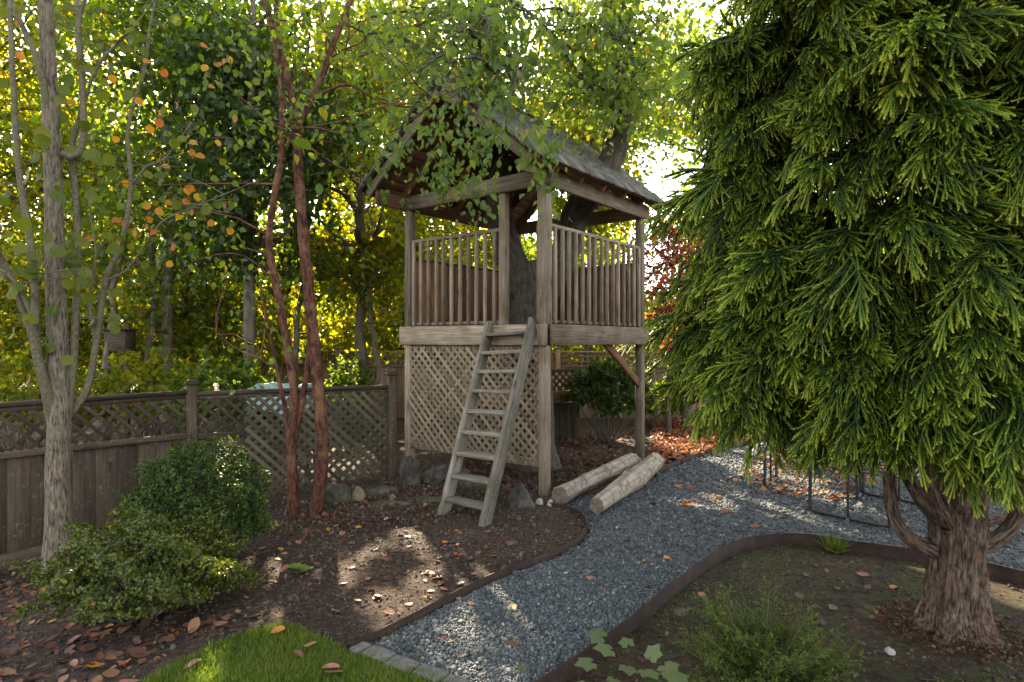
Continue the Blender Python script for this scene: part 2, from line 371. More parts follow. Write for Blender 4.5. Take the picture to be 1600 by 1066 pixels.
def tube(pts, rad, sides=8, rough=0.0, ridge=0.0, seed=0, cap=True):
    pts = np.asarray(pts, float); n = len(pts); rad = np.asarray(rad, float) * np.ones(n)
    tan = np.gradient(pts, axis=0); tan /= np.linalg.norm(tan, axis=1)[:, None] + 1e-9
    r_ = np.random.default_rng(seed)
    ref = np.array([1.0, 0, 0]) if abs(tan[0][0]) < 0.8 else np.array([0, 1.0, 0])
    X = np.zeros((n, 3)); v = ref
    for i in range(n):
        v = v - tan[i] * np.dot(v, tan[i]); v /= np.linalg.norm(v) + 1e-9; X[i] = v
    Yv = np.cross(tan, X)
    a = np.arange(sides) / sides * 2 * np.pi
    s = np.concatenate([[0], np.cumsum(np.linalg.norm(np.diff(pts, axis=0), axis=1))])
    R = rad[:, None] * np.ones((1, sides))
    if rough: R = R * (1 + rough * r_.normal(size=(n, sides)))
    if ridge:
        k1, k2 = r_.uniform(0, 6.28, 2)
        R = R * (1 + ridge * (0.5 * np.sin(5 * a[None] + k1 + s[:, None] * 1.1) + 0.3 * np.sin(9 * a[None] + k2 - s[:, None] * 1.7) + 0.2 * np.sin(13 * a[None] + s[:, None] * 2.3)))
    V = pts[:, None] + X[:, None] * (R * np.cos(a))[..., None] + Yv[:, None] * (R * np.sin(a))[..., None]
    off = r_.uniform(0, 50)
    B = np.stack([rad[:, None] * np.cos(a) + off, rad[:, None] * np.sin(a), s[:, None] + 0 * a], -1)
    i = np.arange(n - 1)[:, None] * sides; j = np.arange(sides)[None]; j2 = (j + 1) % sides
    Q = np.stack([i + j, i + j2, i + sides + j2, i + sides + j], -1).reshape(-1, 4)
    V = V.reshape(-1, 3); B = B.reshape(-1, 3); Tt = None
    if cap:
        c0, c1 = len(V), len(V) + 1
        V = np.vstack([V, pts[0], pts[-1]]); B = np.vstack([B, [off, 0, s[0]], [off, 0, s[-1]]])
        jj = np.arange(sides); e = (n - 1) * sides
        Tt = np.concatenate([np.stack([jj * 0 + c0, (jj + 1) % sides, jj], -1), np.stack([jj * 0 + c1, e + jj, e + (jj + 1) % sides], -1)])
    return V, Tt, Q, B

def add_tube(acc, pts, rad, sides=6, **k):
    V, Tt, Q, B = tube(pts, rad, sides, **k); acc.add(V, Tt, Q, bark=B)

# leaf templates: y = length, x = width, z = normal
LEAF2 = (np.array([[0, 0, 0], [0.32, 0.42, 0.10], [0, 1, -0.06], [-0.32, 0.42, 0.10]]), np.array([[0, 1, 2], [0, 2, 3]]))
LEAF6 = (np.array([[0, 0, 0], [0.24, 0.2, 0.06], [0.30, 0.5, 0.07], [0, 1, -0.12], [-0.30, 0.5, 0.07], [-0.24, 0.2, 0.06], [0, 0.5, 0]]),
         np.array([[0, 1, 6], [1, 2, 6], [2, 3, 6], [3, 4, 6], [4, 5, 6], [5, 0, 6]]))
NARROW = (np.array([[0, 0, 0], [0.13, 0.4, 0.04], [0, 1, -0.1], [-0.13, 0.4, 0.04]]), np.array([[0, 1, 2], [0, 2, 3]]))

def unit(v): return v / (np.linalg.norm(v, axis=-1, keepdims=True) + 1e-9)

def place(acc, tmpl, pos, ydir, zhint, scale, rnd):
    TV, TF = tmpl; m = len(pos)
    y = unit(ydir); z = unit(zhint - y * np.sum(zhint * y, -1, keepdims=True)); x = np.cross(y, z)
    S = np.asarray(scale, float).reshape(-1, 1, 1) * np.ones((m, 1, 1))
    V = pos[:, None] + S * (x[:, None] * TV[None, :, :1] + y[:, None] * TV[None, :, 1:2] + z[:, None] * TV[None, :, 2:3])
    F = TF[None] + (np.arange(m) * len(TV))[:, None, None]
    acc.add(V.reshape(-1, 3), F.reshape(-1, 3), rnd=np.repeat(rnd, len(TV)))

def rdir(n, r=rng): return unit(r.normal(size=(n, 3)))

# ------------------------------------------------------------------ setting: ground, path, lawn
edge_left_px = [(545, 1013), (640, 966), (760, 906), (860, 866), (903, 842), (917, 822), (906, 803), (880, 793), (850, 787)]
edge_right_px = [(735, 1120), (840, 1066), (960, 985), (1060, 905), (1130, 856), (1180, 839), (1250, 835), (1330, 846), (1440, 861), (1530, 878), (1600, 894), (1750, 920)]
edge_back_px = [(1030, 735), (1075, 716), (1120, 703), (1165, 691), (1215, 684)]
EL = catmull([G(*p)[:2] for p in edge_left_px], 8); ER = catmull([G(*p)[:2] for p in edge_right_px], 8)
EB = catmull([G(*p)[:2] for p in edge_back_px], 6)
gravel_poly = [tuple(p) for p in EL] + [tuple(G(866, 780)[:2]), tuple(G(930, 768)[:2]), tuple(G(1000, 738)[:2])] + [tuple(p) for p in EB] + \
    [tuple(G(1300, 676)[:2]), tuple(G(1500, 676)[:2]), (9.5, 10.5), (9.5, 5.0)] + [tuple(p) for p in ER[::-1]]
rbed_poly = [tuple(p) for p in ER] + [(9.5, 5.0), (9.5, 0.5), (0.1, 0.5)]
lawn_px = [(440, 976), (400, 984), (330, 1012), (260, 1046), (200, 1085), (150, 1130)]
lawn_poly = [tuple(G(*p)[:2]) for p in lawn_px] + [(-1.6, 1.6), (0.2, 1.6), (0.05, 2.62), tuple(G(690, 1064)[:2]), tuple(G(560, 1017)[:2]), tuple(G(545, 1020)[:2]), tuple(G(500, 1000)[:2]), tuple(G(460, 980)[:2])]

def ground_z(x, y):
    x = np.asarray(x, float); y = np.asarray(y, float)
    z = terr(x, y) + 0.014 * vnoise(x, y, 3.0, 1) + 0.008 * vnoise(x, y, 11, 2)
    z = np.where(inside(gravel_poly, x, y), -0.075, z)
    z = np.where(inside(rbed_poly, x, y), -0.095 + 0.02 * vnoise(x, y, 3.2, 3) + 0.006 * vnoise(x, y, 14, 4), z)
    z = np.where(inside(lawn_poly, x, y), terr(x, y) - 0.02, z)
    return z

def gx():
    a = np.arange(-5.2, 5.5, 0.05)
    far = np.array([7, 9, 12, 16, 24, 40, 70, 130, 260.]); return np.concatenate([-far[::-1], a, far])
def gy():
    a = np.arange(1.6, 9.5, 0.05); b = np.arange(9.5, 15, 0.25)
    return np.concatenate([[-120, -60, -25, -10, -4, 0], a, b, [17, 20, 26, 40, 80, 160, 400.]])
xs, ys = gx(), gy()
XX, YY = np.meshgrid(xs, ys); ZZ = ground_z(XX, YY)
nx, ny = len(xs), len(ys)
ii = (np.arange(ny - 1)[:, None] * nx + np.arange(nx - 1)[None]).ravel()
quads = np.stack([ii, ii + 1, ii + nx + 1, ii + nx], -1)
moss = np.where(inside(rbed_poly, XX, YY), 0.75, 0.0) + np.where((np.abs(XX) > 8) | (YY > 12), 0.6, 0)
tag(meshobj('ground', np.stack([XX, YY, ZZ], -1).reshape(-1, 3), quads=quads, mat='soil', attrs={'moss': moss.ravel()}, smooth=True), kind='structure')

def sheet(name, poly, zf, mat, step=0.06):
    x0, y0 = np.min(poly, 0); x1, y1 = np.max(poly, 0)
    xs = np.arange(x0 - step, x1 + step, step); ys = np.arange(y0 - step, y1 + step, step)
    X, Y = np.meshgrid(xs, ys); ins = inside(poly, X, Y)
    nx = len(xs); ok = ins[:-1, :-1] & ins[1:, :-1] & ins[:-1, 1:] & ins[1:, 1:]
    i, j = np.nonzero(ok); k = i * nx + j
    return tag(meshobj(name, np.stack([X, Y, zf(X, Y)], -1).reshape(-1, 3), quads=np.stack([k, k + 1, k + nx + 1, k + nx], -1), mat=mat, smooth=True), kind='structure')
def gravel_z(x, y): return -0.03 + 0.008 * vnoise(x, y, 4, 5)
sheet('gravel_path', gravel_poly, gravel_z, 'gravel_bed', 0.04)
def lawn_z(x, y): return terr(x, y) + 0.005 + 0.008 * vnoise(x, y, 3, 6)
sheet('lawn', lawn_poly, lawn_z, 'lawn_turf', 0.03)

def sample(poly, n, ymin=-9, ymax=99, r=rng, bias=None):
    x0, y0 = np.min(poly, 0); x1, y1 = np.max(poly, 0); y0 = max(y0, ymin); y1 = min(y1, ymax)
    out = np.zeros((0, 2))
    while len(out) < n:
        p = np.stack([r.uniform(x0, x1, n * 3), r.uniform(y0, y1, n * 3)], -1)
        p = p[inside(poly, p[:, 0], p[:, 1])]
        if bias is not None: p = p[r.uniform(0, 1, len(p)) < bias(p[:, 0], p[:, 1])]
        out = np.vstack([out, p])
    return out[:n]

CUBEV = np.array([[x, y, z] for x in (-1, 1) for y in (-1, 1) for z in (-1, 1)], float) * 0.5
CUBEF = np.array([[0, 1, 3], [0, 3, 2], [4, 6, 7], [4, 7, 5], [0, 4, 5], [0, 5, 1], [2, 3, 7], [2, 7, 6], [0, 2, 6], [0, 6, 4], [1, 5, 7], [1, 7, 3]])
def stones(acc, pos, size, rnd, r=rng, flat=0.6):
    m = len(pos)
    q = r.normal(size=(m, 4)); q /= np.linalg.norm(q, axis=1)[:, None]; w, x, y, z = q.T
    R = np.stack([np.stack([1 - 2 * (y * y + z * z), 2 * (x * y - z * w), 2 * (x * z + y * w)], -1),
                  np.stack([2 * (x * y + z * w), 1 - 2 * (x * x + z * z), 2 * (y * z - x * w)], -1),
                  np.stack([2 * (x * z - y * w), 2 * (y * z + x * w), 1 - 2 * (x * x + y * y)], -1)], 1)
    L = CUBEV[None] * np.stack([r.uniform(0.8, 1.3, m), r.uniform(0.6, 1.0, m), r.uniform(0.4, 0.8, m)], -1)[:, None] + r.uniform(-0.16, 0.16, (m, 8, 3))
    V = np.einsum('mij,mkj->mki', R, L) * size[:, None, None]
    V[..., 2] *= flat / 0.6
    V = V + pos[:, None]
    F = CUBEF[None] + (np.arange(m) * 8)[:, None, None]
    acc.add(V.reshape(-1, 3), F.reshape(-1, 3), rnd=np.repeat(rnd, 8))
def in_view(p, m=0.35): return np.abs(p[:, 0]) < p[:, 1] * 0.8163 + m

EPTS = np.vstack([catmull(list(e), 5) for e in (EL, ER, EB)])
def off_edge(p, m=0.022):
    ok = np.ones(len(p), bool)
    for k in range(0, len(EPTS), 40): ok &= (np.min(np.linalg.norm(p[:, None] - EPTS[None, k:k + 40], axis=2), axis=1) > m)
    return ok
acc = Acc()
for n, a, b, s0 in ((34000, 2.6, 4.6, 0.0112), (26000, 4.6, 7.2, 0.0145), (9000, 7.2, 10.6, 0.022)):
    p = sample(gravel_poly, n, a, b); p = p[in_view(p)]; p = p[off_edge(p)]
    s = s0 * rng.lognormal(0, 0.33, len(p))
    stones(acc, np.stack([p[:, 0], p[:, 1], gravel_z(p[:, 0], p[:, 1]) + s * 0.18], -1), s, np.clip(rng.beta(2.0, 2.6, len(p)), 0, 1))
tag(acc.build('gravel', 'gravel_stone'), 'blue-grey crushed gravel covering the garden path', 'gravel', kind='stuff')

# soil clods and pebbles
bed_poly = [tuple(G(0, 1110)[:2]), (-4.6, 5.0), (-4.3, 5.7), (-3.2, 6.5), (-1.4, 7.3), (0.3, 8.8), (1.4, 8.3), tuple(G(860, 783)[:2])] + [tuple(p) for p in EL[::-1]] + [tuple(G(440, 972)[:2]), tuple(G(330, 1008)[:2]), tuple(G(220, 1062)[:2])]
acc = Acc()
p = np.vstack([sample(bed_poly, 11000, 2.8, 9), sample(rbed_poly, 7000, 2.3, 5.5), sample(bed_poly, 7000, 4.6, 7.2)]); p = p[in_view(p)]
s = 0.0075 * rng.lognormal(0, 0.6, len(p))
stones(acc, np.stack([p[:, 0], p[:, 1], ground_z(p[:, 0], p[:, 1]) + s * 0.1], -1), s, np.clip(rng.beta(1.6, 3.2, len(p)), 0, 1))
tag(acc.build('soil_debris', 'soil_bits'), 'small clods and pebbles strewn over the dark soil', 'soil', kind='stuff')

acc = Acc(); p = np.vstack([sample(bed_poly, 240, 2.8, 7.5), sample(rbed_poly, 110, 2.4, 5.2)])
for q in p:
    a = rng.uniform(0, 6.28); L = rng.lognormal(-2.7, 0.5); z0 = float(ground_z(*q)) + 0.004
    pt = np.array([q[0], q[1], z0]) + np.outer(np.linspace(-.5, .5, 4) * L, [math.cos(a), math.sin(a), 0]) + rng.normal(0, .004, (4, 3)); pt[:, 2] = np.maximum(pt[:, 2], z0)
    V, Tt, Q, B = tube(pt, [.0028, .0026, .0022, .0012], 4); acc.add(V, Tt, Q, rnd=np.full(len(V), rng.uniform()))
tag(acc.build('twig_litter', 'twig'), 'thin dry twigs scattered over the soil', 'twigs', kind='stuff')
# grass
acc = Acc()
p = sample(lawn_poly, 34000, 2.5, 4.2); n = len(p)
BL = (np.array([[-0.05, 0, 0], [0.05, 0, 0], [0.035, 0.55, 0.06], [-0.035, 0.55, 0.06], [0, 1, 0.25]]), np.array([[0, 1, 2], [0, 2, 3], [3, 2, 4]]))
d = np.stack([rng.normal(0, 0.5, n), rng.normal(0, 0.5, n), np.ones(n)], -1)
place(acc, BL, np.stack([p[:, 0], p[:, 1], lawn_z(p[:, 0], p[:, 1]) - 0.002], -1), d, rdir(n), rng.uniform(0.018, 0.045, n) * (1 + 0.25 * vnoise(p[:, 0], p[:, 1], 12, 33)), np.clip(rng.beta(2, 2, n) + 0.3 * vnoise(p[:, 0], p[:, 1], 7, 34), 0, 1))
tag(acc.build('grass', 'grass_blade'), 'short mown green lawn grass in the foreground', 'grass', kind='stuff')

# low moss and weeds in the right-hand bed
acc = Acc()
p = sample(rbed_poly, 9000, 2.5, 5.2, bias=lambda x, y: (vnoise(x, y, 4.5, 9) > 0.12) * 1.0); p = p[in_view(p)]; n = len(p)
place(acc, LEAF2, np.stack([p[:, 0], p[:, 1], ground_z(p[:, 0], p[:, 1])], -1), np.stack([rng.normal(0, 1, n), rng.normal(0, 1, n), rng.uniform(0.2, 0.9, n)], -1), rdir(n) + [0, 0, 1.2], rng.uniform(0.008, 0.02, n), rng.beta(2, 3, n))
tag(acc.build('ground_cover', 'grass_blade'), 'tiny green moss and weeds over the soil under the cedar', 'ground cover', kind='stuff')

def edging(name, line, ztop, zbot, label, th=0.008):
    line = np.asarray(line); n = len(line)
    t = np.gradient(line, axis=0); t /= np.linalg.norm(t, axis=1)[:, None]; nrm = np.stack([-t[:, 1], t[:, 0]], -1)
    zt = ztop + terr(line[:, 0], line[:, 1]) + 0.008 * vnoise(line[:, 0], line[:, 1], 3, 8)
    rows = []
    for s, zz in ((-1, zbot + 0 * zt), (-1, zt), (1, zt), (1, zbot + 0 * zt)):
        rows.append(np.column_stack([line + nrm * s * th / 2, zz]))
    V = np.stack(rows, 1).reshape(-1, 3); i = np.arange(n - 1) * 4
    Q = np.concatenate([np.stack([i + k, i + k + 1, i + 4 + k + 1, i + 4 + k], -1) for k in range(3)])
    Q = np.vstack([Q, [[0, 1, 2, 3]], [[(n - 1) * 4 + k for k in (3, 2, 1, 0)]]])
    b = V.mean(0)
    return tag(meshobj(name, V, b, quads=Q, mat='edging_rust'), label, 'edging')
edging('garden_edging', EL, 0.022, -0.09, 'rusty brown edging strip curving round the soil bed below the ladder')
edging('garden_edging', ER, 0.008, -0.14, 'rusty brown edging strip between gravel path and bed under the cedar')
edging('garden_edging', EB, 0.03, -0.07, 'rusty brown edging strip along leaf litter beyond the driftwood logs')

# pavers at the lawn's edge
pv0, pv1 = G(560, 1016), G(692, 1066); dv = (pv1 - pv0)[:2]; Lp = np.linalg.norm(dv); dv /= Lp
pav_labels = ['small sliver of grey paver at the tip of the rusty edging', 'first full grey paver between lawn and gravel', 'second full grey paver between lawn and gravel',
              'grey paver with a pink leaf beside it at lawn edge', 'grey paver cut by the bottom of the picture']
s0 = -0.02
for k, Lk in enumerate((0.07, 0.165, 0.16, 0.165, 0.16)):
    c = pv0[:2] + dv * (s0 + Lk / 2) + np.array([-dv[1], dv[0]]) * random.uniform(-0.006, 0.006); s0 += Lk + 0.008
    V = []; na, nb = 8, 6
    sx, sy = Lk / 2, 0.052
    for layer, (sh, z) in enumerate(((1.0, -0.06), (1.0, 0.002), (0.93, 0.012))):
        for a in np.arange(20) / 20 * 2 * np.pi:
            ca, sa = math.cos(a), math.sin(a); e = 0.28
            V.append([sx * sh * math.copysign(abs(ca) ** e, ca), sy * sh * math.copysign(abs(sa) ** e, sa), z + random.uniform(-0.0015, 0.0015)])
    V.append([0, 0, 0.014]); Q = []; Tt = []
    for l in range(2):
        for j in range(20): Q.append([l * 20 + j, l * 20 + (j + 1) % 20, (l + 1) * 20 + (j + 1) % 20, (l + 1) * 20 + j])
    for j in range(20): Tt.append([40 + j, 40 + (j + 1) % 20, 60])
    o = bpy.data.objects.new('paver', npmesh('paver', V, Tt, Q, 'paver_stone'))
    link(o, T3((c[0], c[1], 0.012)) @ Matrix.Rotation(math.atan2(dv[1], dv[0]) + random.uniform(-0.05, 0.05), 4, 'Z'))
    tag(o, pav_labels[k], 'paver', 'pavers edging the lawn')

# ------------------------------------------------------------------ treehouse
C0 = np.array([0.349, 6.45]); U = np.array([-0.7917, 0.6109]); Vv = np.array([0.6120, 0.7908]); A_, B_ = 2.12, 2.29
def TH(a, b, z): p = C0 + a * U + b * Vv; return np.array([p[0], p[1], z])
U3 = np.array([*U, 0]); V3 = np.array([*Vv, 0])
th = thing('treehouse', TH(A_ / 2, B_ / 2, 0), 'weathered wooden playhouse on posts built round a tree trunk', 'treehouse')
PW = 0.095; hp = PW / 2
def post(a, b, z0, z1, w=PW, name='post', mat='wood_weathered'):
    return bar(name, TH(a, b, z0), TH(a, b, z1), w, w, mat, th, up=V3)
RZ0, RZ1 = 1.555, 1.775
for (a, b) in ((hp, hp), (A_ - hp, hp), (hp, B_ - hp), (A_ - hp, B_ - hp)):
    post(a, b, -0.15, RZ0 + 0.0)
    post(a, b, RZ1, 3.205, 0.115 if (a < 1 and b < 1) else PW)
post(0.585, 0.045, RZ1, 3.205, 0.085, 'door_post')
# rim boards
t = 0.042
def rim(pa, pb, outer):
    bar('rim_board', pa, pb, RZ1 - RZ0, t, 'wood_weathered', th, up=outer)
zc = (RZ0 + RZ1) / 2
rim(TH(0.09, -0.012, zc), TH(A_ + 0.06, -0.012, zc), -V3); rim(TH(-0.02, 0.062, zc), TH(-0.02, B_ + 0.05, zc), -U3)
bar('rim_corner', TH(0.035, -0.016, RZ0 - 0.002), TH(0.035, -0.016, RZ1 + 0.003), 0.105, 0.05, 'wood_weathered', th, up=-V3)
rim(TH(0, B_ + 0.012, zc), TH(A_, B_ + 0.012, zc), V3); rim(TH(A_ + 0.02, 0.03, zc), TH(A_ + 0.02, B_, zc), U3)
for k in range(5):
    b = 0.3 + k * 0.42
    bar('joist', TH(0.03, b, RZ0 + 0.09), TH(A_ - 0.02, b, RZ0 + 0.09), 0.04, 0.14, 'wood_interior', th)
nb = 16
for k in range(nb):
    b = 0.03 + (k + 0.5) * (B_ - 0.06) / nb; w = (B_ - 0.06) / nb - 0.006
    for (a0, a1) in (((0.02, 0.72), (1.42, A_ - 0.02)) if 0.72 < b < 1.62 else ((0.02, A_ - 0.02),)):
        bar('floor_board', TH(a0, b, 1.735), TH(a1, b, 1.735), w, 0.028, 'wood_interior', th)
# braces under the deck
bar('brace', TH(0.05, B_ - 0.05, 1.02), TH(0.05, 1.30, 1.60), 0.045, 0.10, 'wood_interior', th, up=(0, 0, 1))
bar('brace', TH(A_ - 0.05, B_ - 0.05, 1.02), TH(A_ - 0.05, 1.30, 1.60), 0.045, 0.10, 'wood_interior', th, up=(0, 0, 1))
# railings: visible sides with balusters
RT = 2.815
def railing(fn, s0, s1, n, outer, skip_lo=True):
    bar('top_rail', fn(s0, 0.0, RT), fn(s1, 0.0, RT), 0.05, 0.042, 'wood_weathered', th)
    bar('bottom_rail', fn(s0, 0.0, RZ1 + 0.03), fn(s1, 0.0, RZ1 + 0.03), 0.04, 0.036, 'wood_weathered', th)
    for k in range(n):
        s = s0 + (k + 0.5) * (s1 - s0) / n + random.uniform(-0.006, 0.006)
        bar('baluster', fn(s, 0.039, RZ1 + 0.008), fn(s + random.uniform(-.004, .004), 0.039, RT - 0.012 + random.uniform(-.008, .003)), 0.038, 0.036, 'wood_weathered', th, up=outer)
railing(lambda s, o, z: TH(s, 0.045 - o, z), 0.63, A_ - PW, 11, -V3)
railing(lambda s, o, z: TH(0.045 - o, s, z), 0.105, B_ - PW, 15, -U3)
bar('baluster', TH(0.118, 0.03, RZ1 + 0.005), TH(0.118, 0.03, 2.81), 0.03, 0.036, 'wood_back', th, up=-V3)
# solid half walls at the back
for k in range(14):
    b = 0.10 + (k + 0.5) * (B_ - 0.2) / 14
    bar('wall_board', TH(A_ - 0.06, b, RZ1 - 0.01), TH(A_ - 0.06, b, 2.60), (B_ - 0.2) / 14 - 0.004, 0.022, 'wood_interior', th, up=U3)
    a = 0.10 + (k + 0.5) * (A_ - 0.2) / 14
    bar('wall_board', TH(a, B_ - 0.06, RZ1 - 0.01), TH(a, B_ - 0.06, 2.60), (A_ - 0.2) / 14 - 0.004, 0.022, 'wood_interior', th, up=V3)
bar('wall_cap', TH(A_ - 0.06, 0.1, 2.615), TH(A_ - 0.06, B_ - 0.1, 2.615), 0.06, 0.03, 'wood_interior', th)
bar('wall_cap', TH(0.1, B_ - 0.06, 2.617), TH(A_ - 0.1, B_ - 0.06, 2.617), 0.06, 0.03, 'wood_interior', th)
# top beams
BZ0, BZ1 = 3.205, 3.385; bz = (BZ0 + BZ1) / 2; bh = BZ1 - BZ0
bar('beam', TH(-0.085, 0.0, bz), TH(A_ + 0.06, 0.0, bz - 0.01), 0.045, bh - 0.01, 'wood_weathered', th)
bar('beam', TH(0.0, 0.03, bz), TH(0.0, B_ + 0.10, bz), 0.045, bh, 'wood_weathered', th)
bar('beam', TH(0.0, -0.44, bz + 0.03), TH(0.0, -0.025, bz + 0.03), 0.042, 0.11, 'wood_weathered', th)
bar('beam', TH(A_, -0.44, bz), TH(A_, B_ + 0.10, bz), 0.045, bh * 0.9, 'wood_interior', th)
bar('beam', TH(0.03, B_ - 0.03, bz), TH(A_ - 0.03, B_ - 0.03, bz), 0.045, bh, 'wood_weathered', th)
# roof: ridge along b, slopes to both sides
RA, RZ, EVR = A_ / 2, 4.42, 1.2675
SL = (RZ - 3.381) / EVR
pit = math.atan(SL)
B0, B1 = -0.476, 2.49
roof = bpy.data.objects.new('roof', None); link(roof, T3(TH(RA, B_ / 2, RZ)), th)
def RF(side, d, b, off=0.0):       # d = horizontal distance from ridge, off = distance above the roof plane
    a = RA + side * d; z = RZ - SL * d
    p = TH(a, b, z); n = np.array([*(U * side * math.sin(pit)), math.cos(pit)])
    return p + n * off
for side in (-1, 1):
    nrm = RF(side, 1, 1, 1) - RF(side, 1, 1, 0)
    # skip sheathing: boards run along the ridge
    for k in range(13):
        d = 0.045 + k * 0.0965
        bar('sheathing_board', RF(side, d, B0 + 0.02, -0.02), RF(side, d, B1 - 0.02, -0.02), 0.114, 0.018, 'wood_interior', roof, up=nrm)
    for k in range(7):
        b = B0 + 0.03 + k * (B1 - B0 - 0.06) / 6
        ends = k in (0, 6)
        bar('barge_board' if ends else 'rafter', RF(side, 0.015, b, -0.085 if not ends else -0.075), RF(side, EVR - (0.02 if ends else 0.03), b, -0.085 if not ends else -0.075), 0.04, 0.10 if ends else 0.09,
            'wood_weathered' if ends else 'wood_interior', roof, up=nrm)
    for b in (0.55, 1.55):
        bar('collar_strut', RF(side, 0.05, b, -0.14), TH(RA + side * 0.98, b + 0.02, 3.30), 0.04, 0.08, 'wood_interior', roof)
# shingles: right slope one by one, left slope as one part
sh_mesh = [boxmesh(0.16, w, 0.022, 'wood_shingle') for w in (0.10, 0.12, 0.14, 0.165)]
rows = 20
trunk_hole = None
count = 0
left_acc = Acc()
for side in (-1, 1):
    for r_i in range(rows):
        d = EVR - 0.045 - r_i * (EVR - 0.06) / (rows - 1) + 0.0
        b = B0 - 0.02 - random.uniform(0, 0.05)
        while b < B1:
            wi = random.randrange(4); w = (0.10, 0.12, 0.14, 0.165)[wi]
            bc = b + w / 2; b += w + 0.005
            slope = RF(side, d + 0.08, bc, 0) - RF(side, d - 0.08, bc, 0); slope = slope / np.linalg.norm(slope)
            nrm = RF(side, 1, 1, 1) - RF(side, 1, 1, 0)
            jit = random.uniform(-0.02, 0.02)
            p = RF(side, d, bc, 0.02 + random.uniform(0, 0.006)) + slope * jit
            x = Vector(slope); z = Vector(nrm); tilt = Matrix.Rotation(0.17 + random.uniform(-0.02, 0.03), 3, 'Y')
            y = z.cross(x); R3 = Matrix((x, y, z)).transposed() @ tilt
            M = T3(p) @ R3.to_4x4()
            if side == -1 and count < 300:
                o = bpy.data.objects.new('shingle', sh_mesh[wi]); link(o, M, roof); count += 1
            else:
                V = np.array([[sx * 0.08, sy * w / 2, sz * 0.011] for sx in (-1, 1) for sy in (-1, 1) for sz in (-1, 1)])
                Mn = np.array(M); left_acc.add(V @ Mn[:3, :3].T + Mn[:3, 3], CUBEF)
o = left_acc.build('shingles', 'wood_shingle', TH(RA, B_ / 2, RZ), roof); o['kind'] = 'stuff'
for k in range(6):
    b0 = B0 + k * (B1 - B0) / 6
    for side in (-1, 1):
        nrm = RF(side, 1, 1, 1) - RF(side, 1, 1, 0)
        bar('ridge_cap', RF(side, 0.055, b0, 0.034 + 0.003 * (k % 2)), RF(side, 0.055, b0 + (B1 - B0) / 6 + 0.03, 0.040 + 0.003 * (k % 2)), 0.12, 0.014, 'wood_shingle', roof, up=nrm)

# lattice helper: diagonal slats clipped to a rectangle (s0..s1, z0..z1) in a plane
def lattice(fn, s0, s1, z0f, z1f, pitch, w, thick, mat, parent, outer, name='slat', jitter=0.004, front=-1):
    zlo = min(z0f(s0), z0f(s1)); zhi = max(z1f(s0), z1f(s1))
    for layer, sg in ((0, front), (1, -front)):
        c = (s0 - (zhi - zlo)) if sg > 0 else s0
        end = s1 if sg > 0 else s1 + (zhi - zlo)
        c += pitch * 0.5
        while c < end:
            # line s = c + sg*(z - zlo)
            tt = np.linspace(0, zhi - zlo, 60); ss = c + sg * tt; zz = zlo + tt
            ok = (ss >= s0) & (ss <= s1) & (zz >= np.array([z0f(q) for q in ss])) & (zz <= np.array([z1f(q) for q in ss]))
            if ok.sum() > 3:
                i = np.nonzero(ok)[0]; j = random.uniform(-jitter, jitter)
                off = 0.0035 + (0.0 if layer else thick + 0.001)
                bar(name, fn(ss[i[0]] + j, off, zz[i[0]]), fn(ss[i[-1]] + j, off, zz[i[-1]]), w, thick, mat, parent, up=outer)
            c += pitch
fnf = lambda s, o, z: TH(s, 0.02 - o, z)
lp = bpy.data.objects.new('lattice_panel', None); link(lp, T3(TH(A_ / 2, 0, 0.9)), th)
lattice(fnf, 0.10, A_ - 0.03, lambda s: 0.30, lambda s: 1.53, 0.106, 0.036, 0.008, 'wood_lattice', lp, -V3, front=1)
bar('lattice_rail', TH(0.10, 0.045, 0.325), TH(A_ - PW, 0.045, 0.325), 0.04, 0.085, 'wood_lattice', lp)
bar('lattice_rail', TH(0.10, 0.045, 1.51), TH(A_ - PW, 0.045, 1.51), 0.04, 0.075, 'wood_lattice', lp)
bar('lattice_rail', TH(0.125, 0.045, 0.37), TH(0.125, 0.045, 1.47), 0.045, 0.04, 'wood_lattice', lp, up=-V3)

# ------------------------------------------------------------------ ladder
ld_f = [G(693, 804), G(757, 821)]
tops = [TH(0.70, -0.055, 1.76), TH(0.125, -0.055, 1.79)]
lad = thing('ladder', (ld_f[0] + ld_f[1]) / 2, 'lichen-grey wooden step ladder leaning against the playhouse deck', 'ladder')
xdir = unit(ld_f[1] - ld_f[0])
for f, tp in zip(ld_f, tops):
    dd = unit(tp - f); n = np.cross(xdir, dd)
    bar('stringer', f - dd * 0.03, tp + dd * 0.03, 0.042, 0.135, 'wood_ladder', lad, up=n)
for k in range(9):
    t_ = 0.075 + k * 0.1088
    a = ld_f[0] + (tops[0] - ld_f[0]) * t_; b = ld_f[1] + (tops[1] - ld_f[1]) * t_
    d = unit(b - a)
    bar('tread', a + d * 0.018, b - d * 0.018, 0.135, 0.036, 'wood_ladder', lad, up=(0, 0, 1))

